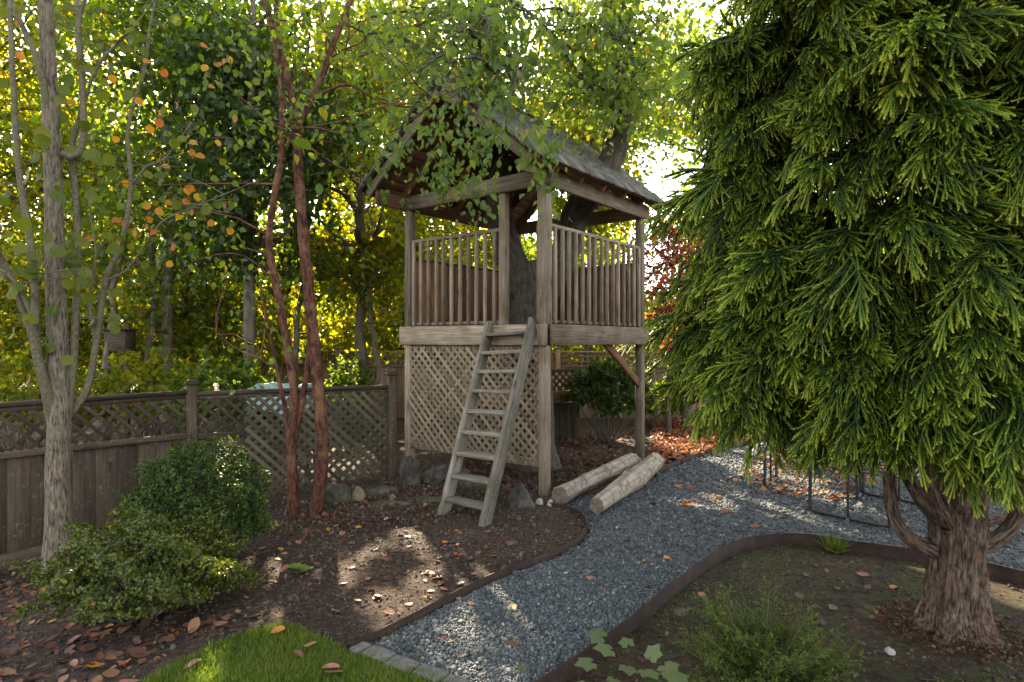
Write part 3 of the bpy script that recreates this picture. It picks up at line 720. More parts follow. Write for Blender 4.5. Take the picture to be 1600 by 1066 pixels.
# ------------------------------------------------------------------ left-hand garden fence
f0 = np.array([-4.75, 5.25]); f1 = np.array([-3.32, 6.5]); f2 = np.array([-1.425, 7.43])
fn_ = thing('garden_fence', (*f1, terr(*f1)), 'dark board garden fence with lattice top behind the shrubs', 'fence')
def fence_panel(p, q, ztp, ztq, low=0.445, boards=True, s_end=None, parent=None):
    p = np.array(p); q = np.array(q); L = np.linalg.norm(q - p); d = (q - p) / L; nrm = np.array([d[1], -d[0], 0.0])
    zt = lambda s: ztp + (ztq - ztp) * s / L
    at = lambda s, o, z: np.array([p[0] + d[0] * s + nrm[0] * o, p[1] + d[1] * s + nrm[1] * o, z])
    bar('top_rail', at(0.05, 0, zt(0)), at(L - 0.05, 0, zt(L)), 0.10, 0.038, 'wood_fence', parent)
    bar('rail', at(0.05, 0, zt(0) - 0.045), at(L - 0.05, 0, zt(L) - 0.045), 0.04, 0.045, 'wood_fence', parent)
    E = s_end or L
    bar('middle_rail', at(0.05, 0.01, zt(0) - low), at(E - 0.05, 0.01, zt(E) - low), 0.07, 0.055, 'wood_fence', parent)
    lattice(lambda s, o, z: at(s, o, z), 0.06, L - 0.06 if not s_end else E, lambda s: zt(s) - low + 0.03, lambda s: zt(s) - 0.06, 0.135, 0.036, 0.008, 'wood_fence', parent, nrm, 'lattice_slat')
    s = 0.05
    while s < E - 0.06:
        w = min(random.uniform(0.15, 0.19), E - 0.05 - s); c = s + w / 2; g = at(c, 0, 0)
        if w > 0.03:
            bar('fence_board', at(c, -0.012, float(terr(g[0], g[1])) + 0.03), at(c, -0.012, zt(c) - low - 0.02), w - random.choice((0.003, 0.004, 0.012)), 0.02, 'wood_fence', parent, up=nrm)
        s += w
    g0, g1 = at(0, 0, 0), at(E, 0, 0)
    bar('kick_board', at(0, 0.014, float(terr(g0[0], g0[1])) + 0.06), at(E, 0.014, float(terr(g1[0], g1[1])) + 0.06), 0.025, 0.13, 'wood_fence', parent)
    return at, nrm, L, zt
fence_panel(f0, f1, 1.035, 1.075, parent=fn_)
fence_panel(f1, f2, 1.055, 1.065, parent=fn_, s_end=0.55)
for (p, ztop) in ((f1, 1.15), (f2, 1.20), (f0, 1.10)):
    z0 = float(terr(*p)) - 0.1
    dirx = unit(np.array([*(f2 - f1), 0]))
    bar('fence_post', (p[0], p[1], z0), (p[0], p[1], ztop), 0.1, 0.1, 'wood_fence', fn_, up=dirx)
    bar('post_cap', (p[0], p[1], ztop), (p[0], p[1], ztop + 0.022), 0.145, 0.145, 'wood_fence', fn_, up=dirx)
    bar('post_cap', (p[0], p[1], ztop + 0.022), (p[0], p[1], ztop + 0.042), 0.10, 0.10, 'wood_fence', fn_, up=dirx)
# trellis in front of the second panel
d2 = unit(np.array([*(f2 - f1), 0])); n2 = np.array([d2[1], -d2[0], 0]); L2 = np.linalg.norm(f2 - f1)
tr = thing('trellis', (*(f1 + d2[:2] * 1.2), -0.1), 'tall diagonal lattice trellis fixed between fence posts behind the red-barked tree', 'trellis')
tfn = lambda s, o, z: np.array([f1[0], f1[1], 0]) + d2 * s + n2 * (o + 0.035) + np.array([0, 0, z])
lattice(tfn, 0.50, L2 - 0.06, lambda s: float(terr(*(f1 + d2[:2] * s))) + 0.03, lambda s: 1.01, 0.112, 0.04, 0.009, 'wood_trellis', tr, n2)
bar('trellis_frame', tfn(L2 - 0.075, -0.012, -0.02), tfn(L2 - 0.075, -0.012, 1.0), 0.03, 0.02, 'wood_trellis', tr, up=n2)

# fence continuing behind the playhouse, and the far back fence
def back_fence(name, pts, ztop, label, mat='wood_back', lat=0.30):
    base = np.array([*pts[0], 0.0]); e = thing(name, base, label, 'fence')
    for (p, q) in zip(pts[:-1], pts[1:]):
        p = np.array(p); q = np.array(q); L = np.linalg.norm(q - p); d = (q - p) / L; nrm = np.array([d[1], -d[0], 0.0])
        at = lambda s, o, z: np.array([p[0] + d[0] * s + nrm[0] * o, p[1] + d[1] * s + nrm[1] * o, z])
        bar('top_rail', at(0.06, 0, ztop), at(L - 0.06, 0, ztop), 0.09, 0.035, mat, e)
        bar('middle_rail', at(0.06, 0, ztop - lat), at(L - 0.06, 0, ztop - lat), 0.06, 0.07, mat, e)
        acc = Acc()
        def addbar(a, b, w, t_):
            M, LL = frame(a, b, nrm); Mn = np.array(M)
            V = np.array([[sx * LL / 2, sy * w / 2, sz * t_ / 2] for sx in (-1, 1) for sy in (-1, 1) for sz in (-1, 1)])
            acc.add(V @ Mn[:3, :3].T + Mn[:3, 3], CUBEF)
        s = 0.1
        while s < L - 0.08:
            addbar(at(s, 0, ztop - lat + 0.03), at(s, 0, ztop - 0.02), 0.034, 0.008); s += 0.085
        for k in (1, 2): addbar(at(0.06, 0.009, ztop - lat + k * 0.1), at(L - 0.06, 0.009, ztop - lat + k * 0.1), 0.032, 0.008)
        o = acc.build('lattice', mat, (*p, ztop), e); o['kind'] = 'stuff'
        s = 0.06
        while s < L - 0.08:
            w = min(0.14, L - 0.06 - s)
            bar('fence_board', at(s + w / 2, 0, float(terr(*at(s, 0, 0)[:2])) * 0 - 0.05), at(s + w / 2, 0, ztop - lat - 0.036), w - 0.004, 0.02, mat, e, up=nrm); s += w
        bar('fence_post', at(0, 0, -0.3), at(0, 0, ztop + 0.07), 0.1, 0.1, mat, e, up=nrm)
        bar('post_cap', at(0, 0, ztop + 0.07), at(0, 0, ztop + 0.10), 0.15, 0.15, mat, e, up=nrm)
    p = pts[-1]; bar('fence_post', (*p, -0.3), (*p, ztop + 0.07), 0.1, 0.1, mat, e)
    bar('post_cap', (*p, ztop + 0.07), (*p, ztop + 0.10), 0.15, 0.15, mat, e)
back_fence('back_fence', [(-6.1, 14.9), (-3.78, 13.7), (-1.4, 13.2), (0.95, 13.0), (3.3, 12.9), (5.7, 12.9), (8.1, 13.0)], 1.37, 'tall brown board fence with square lattice top across the far end')
sb = thing('side_fence', (0.2, 9.9, 0), 'low lattice fence with orange sunlit rail behind the playhouse', 'fence')
q0, q1 = np.array([-0.6, 9.6]), np.array([1.05, 10.3]); dq = unit(q1 - q0); nq = np.array([dq[1], -dq[0], 0]); Lq = np.linalg.norm(q1 - q0)
sfn = lambda s, o, z: np.array([q0[0] + dq[0] * s + nq[0] * o, q0[1] + dq[1] * s + nq[1] * o, z])
lattice(sfn, 0.02, Lq, lambda s: 0.80, lambda s: 1.10, 0.12, 0.032, 0.008, 'wood_fence', sb, nq)
bar('rail', sfn(0, 0, 1.12), sfn(Lq, 0, 1.12), 0.06, 0.05, 'wood_fence', sb); bar('rail', sfn(0, 0, 0.70), sfn(Lq, 0, 0.70), 0.05, 0.18, 'wood_sunlit_orange', sb)
for k in range(12):
    s = (k + 0.5) * Lq / 12; bar('fence_board', sfn(s, -0.02, -0.02), sfn(s, -0.02, 0.60), Lq / 12 - 0.004, 0.02, 'wood_fence', sb, up=nq)
for s in (0, Lq): bar('fence_post', sfn(s, 0, -0.1), sfn(s, 0, 1.2), 0.09, 0.09, 'wood_fence', sb, up=nq)

# ------------------------------------------------------------------ driftwood logs
def log(pa, pb, ra, rb, seed, label):
    r_ = np.random.default_rng(seed)
    tt = np.linspace(0, 1, 26); pts = pa[None] + (pb - pa)[None] * tt[:, None]
    pts[:, 2] = (ra + (rb - ra) * tt) * 0.86 - 0.02
    pts[:, :2] += 0.018 * np.sin(tt * 4.2 + seed)[:, None] * np.array([[0.9, -0.45]])
    rad = ra + (rb - ra) * tt + 0.010 * np.sin(tt * 6 + seed) + 0.016 * np.exp(-((tt - 0.35 - 0.1 * (seed % 3)) / 0.05) ** 2)
    V, Tt, Q, B = tube(pts, rad, 22, rough=0.012, ridge=0.14, seed=seed, cap=False)
    o = meshobj('driftwood_log', V, pts[0], quads=Q, mat='bark_drift', attrs={'bark': B}, smooth=True)
    tag(o, label, 'log', 'driftwood logs beside the path')
    for e, s in ((0, -1), (25, 1)):
        ring = V[e * 22:(e + 1) * 22]; c = ring.mean(0); d = unit(pts[1] - pts[0]) * s
        VV = np.vstack([ring, c + (ring - c) * 0.55 + d * r_.uniform(-0.004, 0.012, (22, 1)), c + d * 0.004]); q = []; t3 = []
        for k in range(22):
            k2 = (k + 1) % 22; q.append([k, k2, 22 + k2, 22 + k]); t3.append([22 + k, 22 + k2, 44])
        meshobj('cut_end', VV, c, o, tris=t3, quads=q, mat='log_end')
log(np.array([0.47, 6.22, 0]), np.array([1.52, 7.95, 0]), 0.092, 0.105, 3, 'grey blotched driftwood log lying against the corner post')
log(np.array([0.81, 5.88, 0]), np.array([1.80, 7.90, 0]), 0.083, 0.12, 5, 'pale smooth driftwood log lying on the gravel side')

# ------------------------------------------------------------------ rocks
def ico(sub=2):
    t = (1 + 5 ** 0.5) / 2
    V = [(-1, t, 0), (1, t, 0), (-1, -t, 0), (1, -t, 0), (0, -1, t), (0, 1, t), (0, -1, -t), (0, 1, -t), (t, 0, -1), (t, 0, 1), (-t, 0, -1), (-t, 0, 1)]
    V = [np.array(v) / np.linalg.norm(v) for v in V]
    F = [(0, 11, 5), (0, 5, 1), (0, 1, 7), (0, 7, 10), (0, 10, 11), (1, 5, 9), (5, 11, 4), (11, 10, 2), (10, 7, 6), (7, 1, 8), (3, 9, 4), (3, 4, 2), (3, 2, 6), (3, 6, 8), (3, 8, 9), (4, 9, 5), (2, 4, 11), (6, 2, 10), (8, 6, 7), (9, 8, 1)]
    for _ in range(sub):
        cache = {}; F2 = []
        def mid(a, b):
            k = (min(a, b), max(a, b))
            if k not in cache: m = V[a] + V[b]; V.append(m / np.linalg.norm(m)); cache[k] = len(V) - 1
            return cache[k]
        for a, b, c in F:
            x, y, z = mid(a, b), mid(b, c), mid(c, a); F2 += [(a, x, z), (b, y, x), (c, z, y), (x, y, z)]
        F = F2
    return np.array(V), np.array(F)
IV, IF = ico(3)
def rock(px, py, w, h, dpt, mat, label, seed, point=0.0, rot=0.0, group='stones round the playhouse base'):
    r_ = np.random.default_rng(seed); b = G(px, py)
    V = IV.copy()
    for _ in range(9):                     # chop facets
        n = unit(r_.normal(size=3)); c = r_.uniform(0.62, 0.9); dd = V @ n - c
        V = V - np.where(dd > 0, dd, 0)[:, None] * n
    V += 0.045 * np.sin(V[:, [1, 2, 0]] * 6 + seed) + 0.03 * np.sin(V[:, [2, 0, 1]] * 13 + seed) + 0.012 * r_.normal(size=V.shape)
    V[:, 2] = np.where(V[:, 2] < -0.35, -0.35, V[:, 2])
    zz = np.clip((V[:, 2] + 0.35) / 1.3, 0, 1)
    V[:, :2] *= (1 - point * zz)[:, None]
    z = (V[:, 2] + 0.35) / 1.25 * h - 0.03
    c, s = math.cos(rot), math.sin(rot); x = V[:, 0] * w / 2; y = V[:, 1] * dpt / 2
    o = meshobj('rock', np.stack([x * c - y * s, x * s + y * c, z], -1) + b, b, tris=IF, mat=mat, smooth=False)
    return tag(o, label, 'rock', group)
rock(640, 757, 0.27, 0.36, 0.2, 'rock_grey', 'upright grey boulder at foot of the lattice by the fence post', 1)
rock(700, 752, 0.62, 0.22, 0.3, 'rock_grey', 'broad low grey boulder under the lattice skirt behind the ladder', 2)
rock(746, 762, 0.40, 0.17, 0.25, 'rock_moss', 'mossy low rock showing between the ladder treads', 3)
rock(810, 790, 0.36, 0.27, 0.24, 'rock_grey', 'triangular grey rock between ladder and corner post', 4, point=0.75)
rock(527, 785, 0.33, 0.20, 0.2, 'rock_moss', 'dark mossy block of stone beside the red-barked trunk', 5)
rock(559, 780, 0.19, 0.17, 0.18, 'rock_tan', 'small tan pointed rock next to the mossy block', 6, point=0.4)
rock(596, 770, 0.40, 0.09, 0.2, 'rock_grey', 'long flat grey stone in front of the fence post', 7, rot=0.5)
rock(610, 788, 0.48, 0.06, 0.2, 'rock_moss', 'flat mossy flagstone nearest the fence corner', 8)
rock(672, 782, 0.46, 0.06, 0.18, 'rock_moss', 'flat mossy flagstone left of the ladder foot', 9)
rock(843, 786, 0.075, 0.075, 0.07, 'rock_white', 'small round whitish stone by the corner post', 10)
rock(859, 788, 0.07, 0.08, 0.07, 'rock_white', 'small square white stone between corner post and log', 11)
rock(604, 812, 0.055, 0.05, 0.05, 'rock_white', 'single pale pebble on soil left of the ladder', 12)
rock(404, 945, 0.05, 0.045, 0.05, 'rock_grey', 'grey pebble beside the sunny patch near the lawn', 13)
rock(1391, 1012, 0.05, 0.03, 0.05, 'rock_white', 'pale pebble on soil in front of the cedar trunk', 14)
rock(1066, 952, 0.09, 0.04, 0.06, 'rock_grey', 'flat bluish stone at the path-side of the bed', 15)

# ------------------------------------------------------------------ trees
SUN_GAPS = [(690, 878, .2), (722, 893, .17), (655, 852, .11), (640, 832, .09), (570, 872, .08), (375, 902, .14), (385, 962, .13), (362, 925, .09), (622, 945, .09), (585, 952, .08), (662, 936, .1),
            (780, 930, .12), (768, 958, .1), (742, 1000, .12), (795, 1040, .12), (725, 1030, .1), (1090, 790, .1), (1125, 778, .08), (1190, 785, .08), (1235, 802, .08), (1275, 818, .08), (1310, 830, .08),
            (1290, 768, .1), (1330, 788, .1), (1250, 745, .12), (1205, 735, .12), (1120, 700, .3), (1180, 690, .3), (1075, 705, .25), (1230, 715, .25), (1160, 715, .2), (1405, 862, .08), (1435, 878, .08), (1560, 897, .1), (1592, 903, .1),
            (335, 1040, .1), (950, 705, .12), (975, 690, .12), (1040, 690, .2), (880, 745, .1), (430, 915, .07), (760, 865, .08), (530, 900, .06)]
GAP_P = np.array([G(a, b) for a, b, c in SUN_GAPS]); GAP_R = np.array([c + .12 for a, b, c in SUN_GAPS]); SD = np.array(SDIR)
def gap(pos):              # True where a leaf would close one of the canopy's openings towards the sun
    out = np.zeros(len(pos), bool)
    for p, r in zip(GAP_P, GAP_R):
        v = pos - p; t = v @ SD; d = np.linalg.norm(v - t[:, None] * SD, axis=1)
        out |= (d < r * (1 + 0.25 * np.sin(pos[:, 0] * 9 + pos[:, 2] * 7))) & (t > 0.3)
    return out
def wander(p0, p1, n, amp, r_, sag=0.0):
    t = np.linspace(0, 1, n)[:, None]; pts = p0 + (p1 - p0) * t
    w = r_.normal(0, 1, (n, 3)).cumsum(0); w = w - w[0] - (w[-1] - w[0]) * t
    pts = pts + w * amp; pts[:, 2] -= sag * (4 * t[:, 0] * (1 - t[:, 0])); return pts

def leaf_cloud(acc, centers, per, sig, size, r_, tmpl=LEAF2, droop=0.5, flat=0.7, shade=None):
    m = len(centers) * per
    base = np.repeat(centers, per, 0)
    pos = base + r_.normal(0, 1, (m, 3)) * np.array([sig, sig, sig * flat])
    d = rdir(m, r_); d[:, 2] -= droop
    z = rdir(m, r_); z[:, 2] += 0.6
    rn = np.clip(np.repeat(r_.normal(0, 0.14, len(centers)), per) + r_.beta(2, 2.6, m), 0, 1)
    k_ = ~gap(pos); place(acc, tmpl, pos[k_], d[k_], z[k_], (size * r_.lognormal(0, 0.22, m))[k_], rn[k_])

def leafy_tree(name, label, cat, base, height, crown_c, crown_r, nlimb, ncl, per, size, leafmat, seed, r0=0.12, sig=0.26, barkmat='bark_bg', group=None, droop=0.5, tmpl=LEAF2, hole=None, flat=0.7):
    r_ = np.random.default_rng(seed); base = np.array(base, float)
    e = thing(name, base, label, cat, group)
    tr = Acc(); top = np.array([crown_c[0], crown_c[1], base[2] + height * 0.9])
    tp = wander(base - [0, 0, 0.1], top, 12, 0.05 * height / 8, r_)
    add_tube(tr, tp, np.linspace(r0, r0 * 0.25, 12) * np.where(np.arange(12) == 0, 1.35, 1), 10, rough=0.03, seed=seed)
    cc = np.array(crown_c, float); cr = np.array(crown_r, float); centers = []
    for k in range(nlimb):
        d = rdir(1, r_)[0]; end = cc + cr * d * r_.uniform(0.75, 1.0)
        zt = np.clip(end[2] - 0.35 * np.linalg.norm(end[:2] - top[:2]) - 0.2, base[2] + height * 0.15, base[2] + height * 0.85)
        i = int(np.argmin(np.abs(tp[:, 2] - zt))); st = tp[i]
        lp_ = wander(st, end, 8, 0.06, r_, -0.12 * np.linalg.norm(end - st))
        add_tube(tr, lp_, np.linspace(r0 * 0.38, 0.008, 8), 5, seed=seed + k)
        for c in range(ncl):
            f = r_.uniform(0.3, 1.05); q = st + (end - st) * f if f > 1 else lp_[min(7, int(f * 7))]
            tip = q + r_.normal(0, 1, 3) * np.array([0.42, 0.42, 0.32]) * (cr.mean() / 1.8)
            if c % 3 == 0: add_tube(tr, wander(q, tip, 4, 0.02, r_), np.linspace(0.012, 0.004, 4), 3, seed=k, cap=False)
            centers.append(tip)
    centers = np.array(centers)
    if hole is not None: centers = centers[~hole(centers)]
    centers = centers[centers[:, 2] > base[2] + 0.3]
    tr.build('trunk', barkmat, base, e, smooth=True)
    la = Acc(); leaf_cloud(la, centers, per, sig, size, r_, tmpl, droop, flat)
    la.build('crown', leafmat, base, e)
    return e

# --- tree growing through the playhouse
tb = np.array([0.28, 8.02, 0.0])
bt = thing('playhouse_tree', tb, 'thick dark forked tree rising through the playhouse floor and roof', 'tree')
acc = Acc()
add_tube(acc, catmull([tb - [0, 0, 0.15], tb + [0, 0, 0.12], tb + [0.0, 0, 0.6], tb + [-0.03, 0, 1.5], tb + [-0.05, 0.0, 2.1], tb + [-0.12, 0.0, 2.6]], 5), np.interp(np.linspace(0, 1, 26), [0, 0.12, 0.3, 0.75, 1], [0.46, 0.36, 0.26, 0.25, 0.19]), 28, rough=0.02, ridge=0.09, seed=1)
limbL = catmull([tb + [-0.10, 0, 2.2], tb + [-0.34, 0.02, 2.8], tb + [-0.46, 0.05, 3.4], tb + [-0.42, 0.1, 4.2], tb + [-0.55, 0.2, 5.4], tb + [-0.5, 0.3, 7.2]], 6)
limbR = catmull([tb + [0.02, 0, 2.05], tb + [0.38, 0.08, 2.65], P(903, 330, 8.2), P(950, 262, 8.25), P(972, 190, 8.3), P(975, 100, 8.4), P(955, 0, 8.5), P(960, -180, 8.7)], 6)
add_tube(acc, limbL, np.linspace(0.20, 0.09, len(limbL)), 20, rough=0.02, ridge=0.08, seed=2)
add_tube(acc, limbR, np.linspace(0.20, 0.11, len(limbR)), 20, rough=0.02, ridge=0.09, seed=3)
r_ = np.random.default_rng(77); cl = []; near_cl = []
def limb(st, end, r0, ncl, spread, sag=-0.15, amp=0.05, target=None, n=10):
    lp_ = wander(np.array(st), np.array(end), n, amp, r_, sag)
    add_tube(acc, lp_, np.linspace(r0, 0.008, n), 6, seed=len(cl))
    for c in range(ncl):
        f = r_.uniform(0.25, 1.0); q = lp_[int(f * (n - 1))]; tip = q + r_.normal(0, 1, 3) * spread - [0, 0, spread[2] * 0.8]
        add_tube(acc, wander(q, tip, 4, 0.02, r_), np.linspace(0.009, 0.003, 4), 3, seed=c, cap=False)
        (near_cl if target == 'n' else cl).append(tip)
# boughs over and in front of the gable
S = np.array([0.4, 0.3, 0.22])
for (px, py, Y) in ((640, 120, 5.9), (700, 100, 5.75), (690, 170, 5.7), (740, 190, 5.6), (790, 200, 5.6), (560, 90, 6.4), (700, 60, 6.0), (820, 150, 5.8), (520, 40, 6.8), (640, 10, 6.2), (760, 70, 5.9)):
    limb(limbL[min(len(limbL) - 1, int(r_.uniform(19, 26)))], P(px, py, Y), 0.035, 13, S * 0.72, -0.25, target='n')
for (px, py, Y) in ((850, 40, 7), (900, 110, 7.2), (960, 60, 7.0), (1010, 90, 7.4), (1040, 20, 7.6), (880, 160, 7.6), (800, 10, 6.6), (960, 150, 7.3), (1030, 150, 8.0), (930, -40, 7.0), (700, -60, 6.6), (830, 110, 6.8)):
    limb(limbR[min(len(limbR) - 1, int(r_.uniform(20, 34)))], P(px, py, Y), 0.035, 12, S * 0.9, -0.2)
for k in range(26):
    d = rdir(1, r_)[0]; end = np.array([0.0, 8.4, 6.9]) + d * np.array([2.9, 2.6, 2.3])
    if 4.6 < end[2]: limb((limbL if end[0] < 0.1 else limbR)[-int(r_.uniform(2, 14))], end, 0.04, 12, S * 1.1, -0.2)
acc.build('trunk', 'bark_dark', tb, bt, smooth=True)
near_cl = np.array(near_cl); cl = np.array(cl)
# strings of leaves hanging down in front of the gable
hang = np.vstack([P(px, py, Y) for px, py, Y in [(r_.normal(720, 62), r_.uniform(190, 315), r_.uniform(5.5, 5.85)) for _ in range(40)]])
hang = hang[(hang[:, 2] > 3.0)]
keep = []
for h_ in hang:
    py = CYP - (h_[2] - CAM_H) / h_[1] * FPX; px = CXP + h_[0] / h_[1] * FPX
    lim = 320 - 0.55 * abs(px - 735)
    if py < lim: keep.append(h_)
hang = np.array(keep + [P(755, 330, 5.6), P(745, 300, 5.6), P(860, 300, 5.75), P(845, 260, 5.75), P(860, 230, 5.8)])
la = Acc()
leaf_cloud(la, near_cl, 15, 0.16, 0.078, r_, LEAF6, 1.0, 0.9)
leaf_cloud(la, hang, 26, 0.095, 0.07, r_, LEAF6, 1.2, 1.3)
leaf_cloud(la, cl, 30, 0.22, 0.085, r_, LEAF6, 0.9, 0.9)
la.build('crown', 'leaf_hanging', tb, bt)

# --- katsura on the left: pale trunk with several thin stems
kb = G(92, 908); kY = kb[1]
kt = thing('round_leaved_tree', kb, 'pale grey-barked tree with round leaves standing before the left fence', 'tree')
acc = Acc()
def pxline(lst, Y0, n=6): return catmull([P(a, b, Y0 + (c if len(q) > 2 else 0)) if False else P(q[0], q[1], Y0 + (q[2] if len(q) > 2 else 0)) for q in lst for a, b, c in [(0, 0, 0)]], n)
mainp = pxline([(92, 925), (92, 830), (90, 740), (93, 640), (90, 540), (87, 440), (84, 300), (78, 150), (72, 0), (70, -160)], kY, 7)
add_tube(acc, mainp, np.interp(np.linspace(0, 1, len(mainp)), [0, 0.06, 0.15, 0.6, 1], [0.17, 0.115, 0.09, 0.068, 0.045]), 22, rough=0.02, ridge=0.05, seed=4)
acc.build('trunk', 'bark_katsura', kb, kt, smooth=True)
acc = Acc()
stems = [([(82, 670), (70, 600, -.05), (52, 530, -.12), (30, 465, -.2), (0, 400, -.3), (-40, 330, -.4)], 0.038, 0.02),
         ([(84, 660), (72, 610, -.1), (56, 540, -.16), (55, 470, -.2), (48, 380, -.25), (30, 270, -.25), (20, 120, -.3), (15, 0, -.3)], 0.042, 0.016),
         ([(56, 505, -.17), (30, 450, -.25), (0, 420, -.3), (-30, 410, -.3)], 0.022, 0.012),
         ([(100, 690), (112, 600, .05), (118, 500, .08), (122, 400, .1), (118, 300, .1), (112, 230, .1), (130, 150, .1), (120, 0, .1)], 0.032, 0.018),
         ([(108, 650, .06), (135, 610, .15), (150, 540, .2), (165, 440, .25), (190, 380, .25), (205, 290, .3), (200, 200, .3), (225, 110, .3), (235, 40, .3), (250, -30, .3)], 0.030, 0.010),
         ([(98, 240), (115, 245), (130, 220), (128, 130), (122, 40), (140, -20)], 0.03, 0.015),
         ([(205, 290, .3), (230, 260, .3), (260, 245, .3), (300, 190, .35)], 0.012, 0.004),
         ([(112, 230, .1), (150, 110, .1), (210, 40, .1), (250, -10, .1)], 0.014, 0.005),
         ([(160, 440, .25), (200, 420, .3), (250, 350, .3), (300, 325, .4), (360, 300, .5)], 0.012, 0.004),
         ([(80, 200), (60, 100, -.1), (30, 30, -.1), (10, -20, -.1)], 0.03, 0.015),
         ([(150, 540, .2), (140, 470, .2), (150, 400, .2), (140, 330, .2)], 0.016, 0.006)]
SP = []
for lst, ra, rb in stems:
    pl = pxline(lst, kY, 6); SP.append(pl); add_tube(acc, pl, np.linspace(ra, rb, len(pl)), 9, rough=0.03, seed=len(SP))
# twigs
r_ = np.random.default_rng(5); twig_pts = []
for pl in SP + [mainp[30:]]:
    for _ in range(9 if len(pl) > 20 else 5):
        i = r_.integers(len(pl) // 4, len(pl)); q = pl[i]; d = rdir(1, r_)[0] * np.array([1, 0.6, 0.5]) + [0.1, -0.1, 0.25]
        tip = q + d * r_.uniform(0.15, 0.5); tw = wander(q, tip, 5, 0.015, r_); add_tube(acc, tw, np.linspace(0.006, 0.002, 5), 4, seed=i, cap=False); twig_pts += list(tw[1:])
acc.build('stems', 'bark_stem', kb, kt, smooth=True)
twig_pts = np.array(twig_pts)
aa = np.arange(11) / 11 * 2 * np.pi
RL = np.array([[0, 0.06, 0.0]] + [[0.5 * math.sin(a) * (1 + 0.03 * (k % 2)), 0.5 - 0.5 * math.cos(a) if k else 0.06, 0.10 * math.cos(2 * a) + 0.05 * math.sin(3 * a)] for k, a in enumerate(aa)])
RL = np.vstack([[[0, 0.5, -0.03]], RL[1:]])
RF_ = np.array([[0, 1 + k, 1 + (k + 1) % 11] for k in range(11)])
LM = {m: npmesh('leaf', RL, RF_, mat=m, smooth=True) for m in ('katsura_green', 'katsura_orange')}
crown = bpy.data.objects.new('crown', None); link(crown, T3(kb + [0, 0, 2]), kt)
def leaf_object(name, mesh, p, y, z, s, parent):
    y = Vector(y).normalized(); z = Vector(z); z = (z - y * z.dot(y)).normalized(); x = y.cross(z)
    M = T3(p) @ Matrix((x, y, z)).transposed().to_4x4() @ Matrix.Scale(float(s), 4)
    return link(bpy.data.objects.new(name, mesh), M, parent)
spots = []
for _ in range(95):      # green leaves hugging the stems low down
    q = twig_pts[r_.integers(len(twig_pts))]; spots.append((q + r_.normal(0, 0.05, 3), 'katsura_green', r_.uniform(0.075, 0.105)))
for (cx_, cy_, sx, sy, n) in ((90, 300, 45, 100, 34), (30, 350, 30, 80, 20), (90, 420, 30, 40, 14)):
    for _ in range(n): spots.append((P(r_.normal(cx_, sx), r_.normal(cy_, sy), kY + r_.uniform(-.45, .1)), 'katsura_green', r_.uniform(0.08, 0.11)))
for (cx_, cy_, sx, sy, n) in ((300, 280, 50, 60, 34), (250, 320, 50, 30, 22), (370, 110, 40, 30, 14), (240, 120, 60, 50, 18), (190, 370, 30, 20, 16), (60, 60, 60, 60, 10)):
    for _ in range(n): spots.append((P(r_.normal(cx_, sx), r_.normal(cy_, sy), kY + r_.uniform(0, .6)), 'katsura_orange' if r_.uniform() < .5 else 'katsura_green', r_.uniform(0.055, 0.075)))
spots.append((P(47, 584, kY - .25), 'katsura_orange', 0.085)); spots.append((P(100, 556, kY - .2), 'katsura_green', 0.085))
for p, m, s in spots[:290]:
    d = rdir(1, r_)[0]; leaf_object('leaf', LM[m], p, (d[0] * 0.6, d[1] * 0.5, -0.8 + 0.3 * d[2]), (d[2] * 1.1, -0.8, 0.3 + d[0] * 0.9), s, crown)

# --- red-barked multi-stem tree
rb_ = G(482, 803)
rt = thing('red_barked_tree', rb_, 'slim tree with peeling orange-red bark and two main stems before the trellis', 'tree')
Yr = rb_[1]; acc = Acc(); RS = []
for lst, ra, rb2 in (([(492, 812), (497, 780), (503, 735), (505, 690), (499, 620), (492, 540), (482, 440), (473, 340), (467, 250), (467, 185)], 0.078, 0.055),
                     ([(468, 195), (452, 130), (438, 80), (420, 20), (400, -60)], 0.048, 0.028), ([(466, 192), (485, 160), (503, 120), (522, 65), (548, 0), (575, -70)], 0.045, 0.026),
                     ([(462, 815), (460, 760), (456, 690), (461, 620), (450, 540), (432, 440), (422, 380), (430, 310), (441, 245), (442, 160), (434, 60), (430, -60)], 0.062, 0.026),
                     ([(460, 690), (470, 640), (478, 590), (484, 530), (480, 470)], 0.036, 0.03), ([(452, 800), (450, 730), (447, 660), (432, 585), (420, 520), (405, 450)], 0.04, 0.012),
                     ([(430, 575), (405, 560), (370, 545), (340, 520)], 0.014, 0.005), ([(441, 245), (455, 215), (462, 200)], 0.02, 0.016),
                     ([(490, 150), (540, 130), (590, 155), (640, 165), (700, 150)], 0.02, 0.006), ([(432, 440), (380, 400), (330, 400), (280, 420)], 0.013, 0.005)):
    pl = pxline(lst, Yr, 6); pl[:, 1] += (r_.normal(0, .02)); RS.append(pl)
    add_tube(acc, pl, np.linspace(ra, rb2, len(pl)) * 0.78 * (1 + 0.07 * np.sin(np.arange(len(pl)) * 1.9)), 14, rough=0.05, ridge=0.09, seed=len(RS) + 20)
cl = []
for k in range(60):
    pl = RS[r_.integers(1, 4)] if k % 3 else RS[r_.integers(5, 10)]; q = pl[r_.integers(len(pl) // 2, len(pl))]; tip = q + r_.normal(0, 1, 3) * [0.55, 0.4, 0.35]
    add_tube(acc, wander(q, tip, 5, 0.03, r_), np.linspace(0.011, 0.003, 5), 4, seed=k, cap=False); cl.append(tip)
acc.build('trunk', 'bark_red', rb_, rt, smooth=True)
la = Acc(); leaf_cloud(la, np.array(cl), 26, 0.2, 0.07, r_, LEAF6, 0.8); la.build('crown', 'leaf_midgreen', rb_, rt)

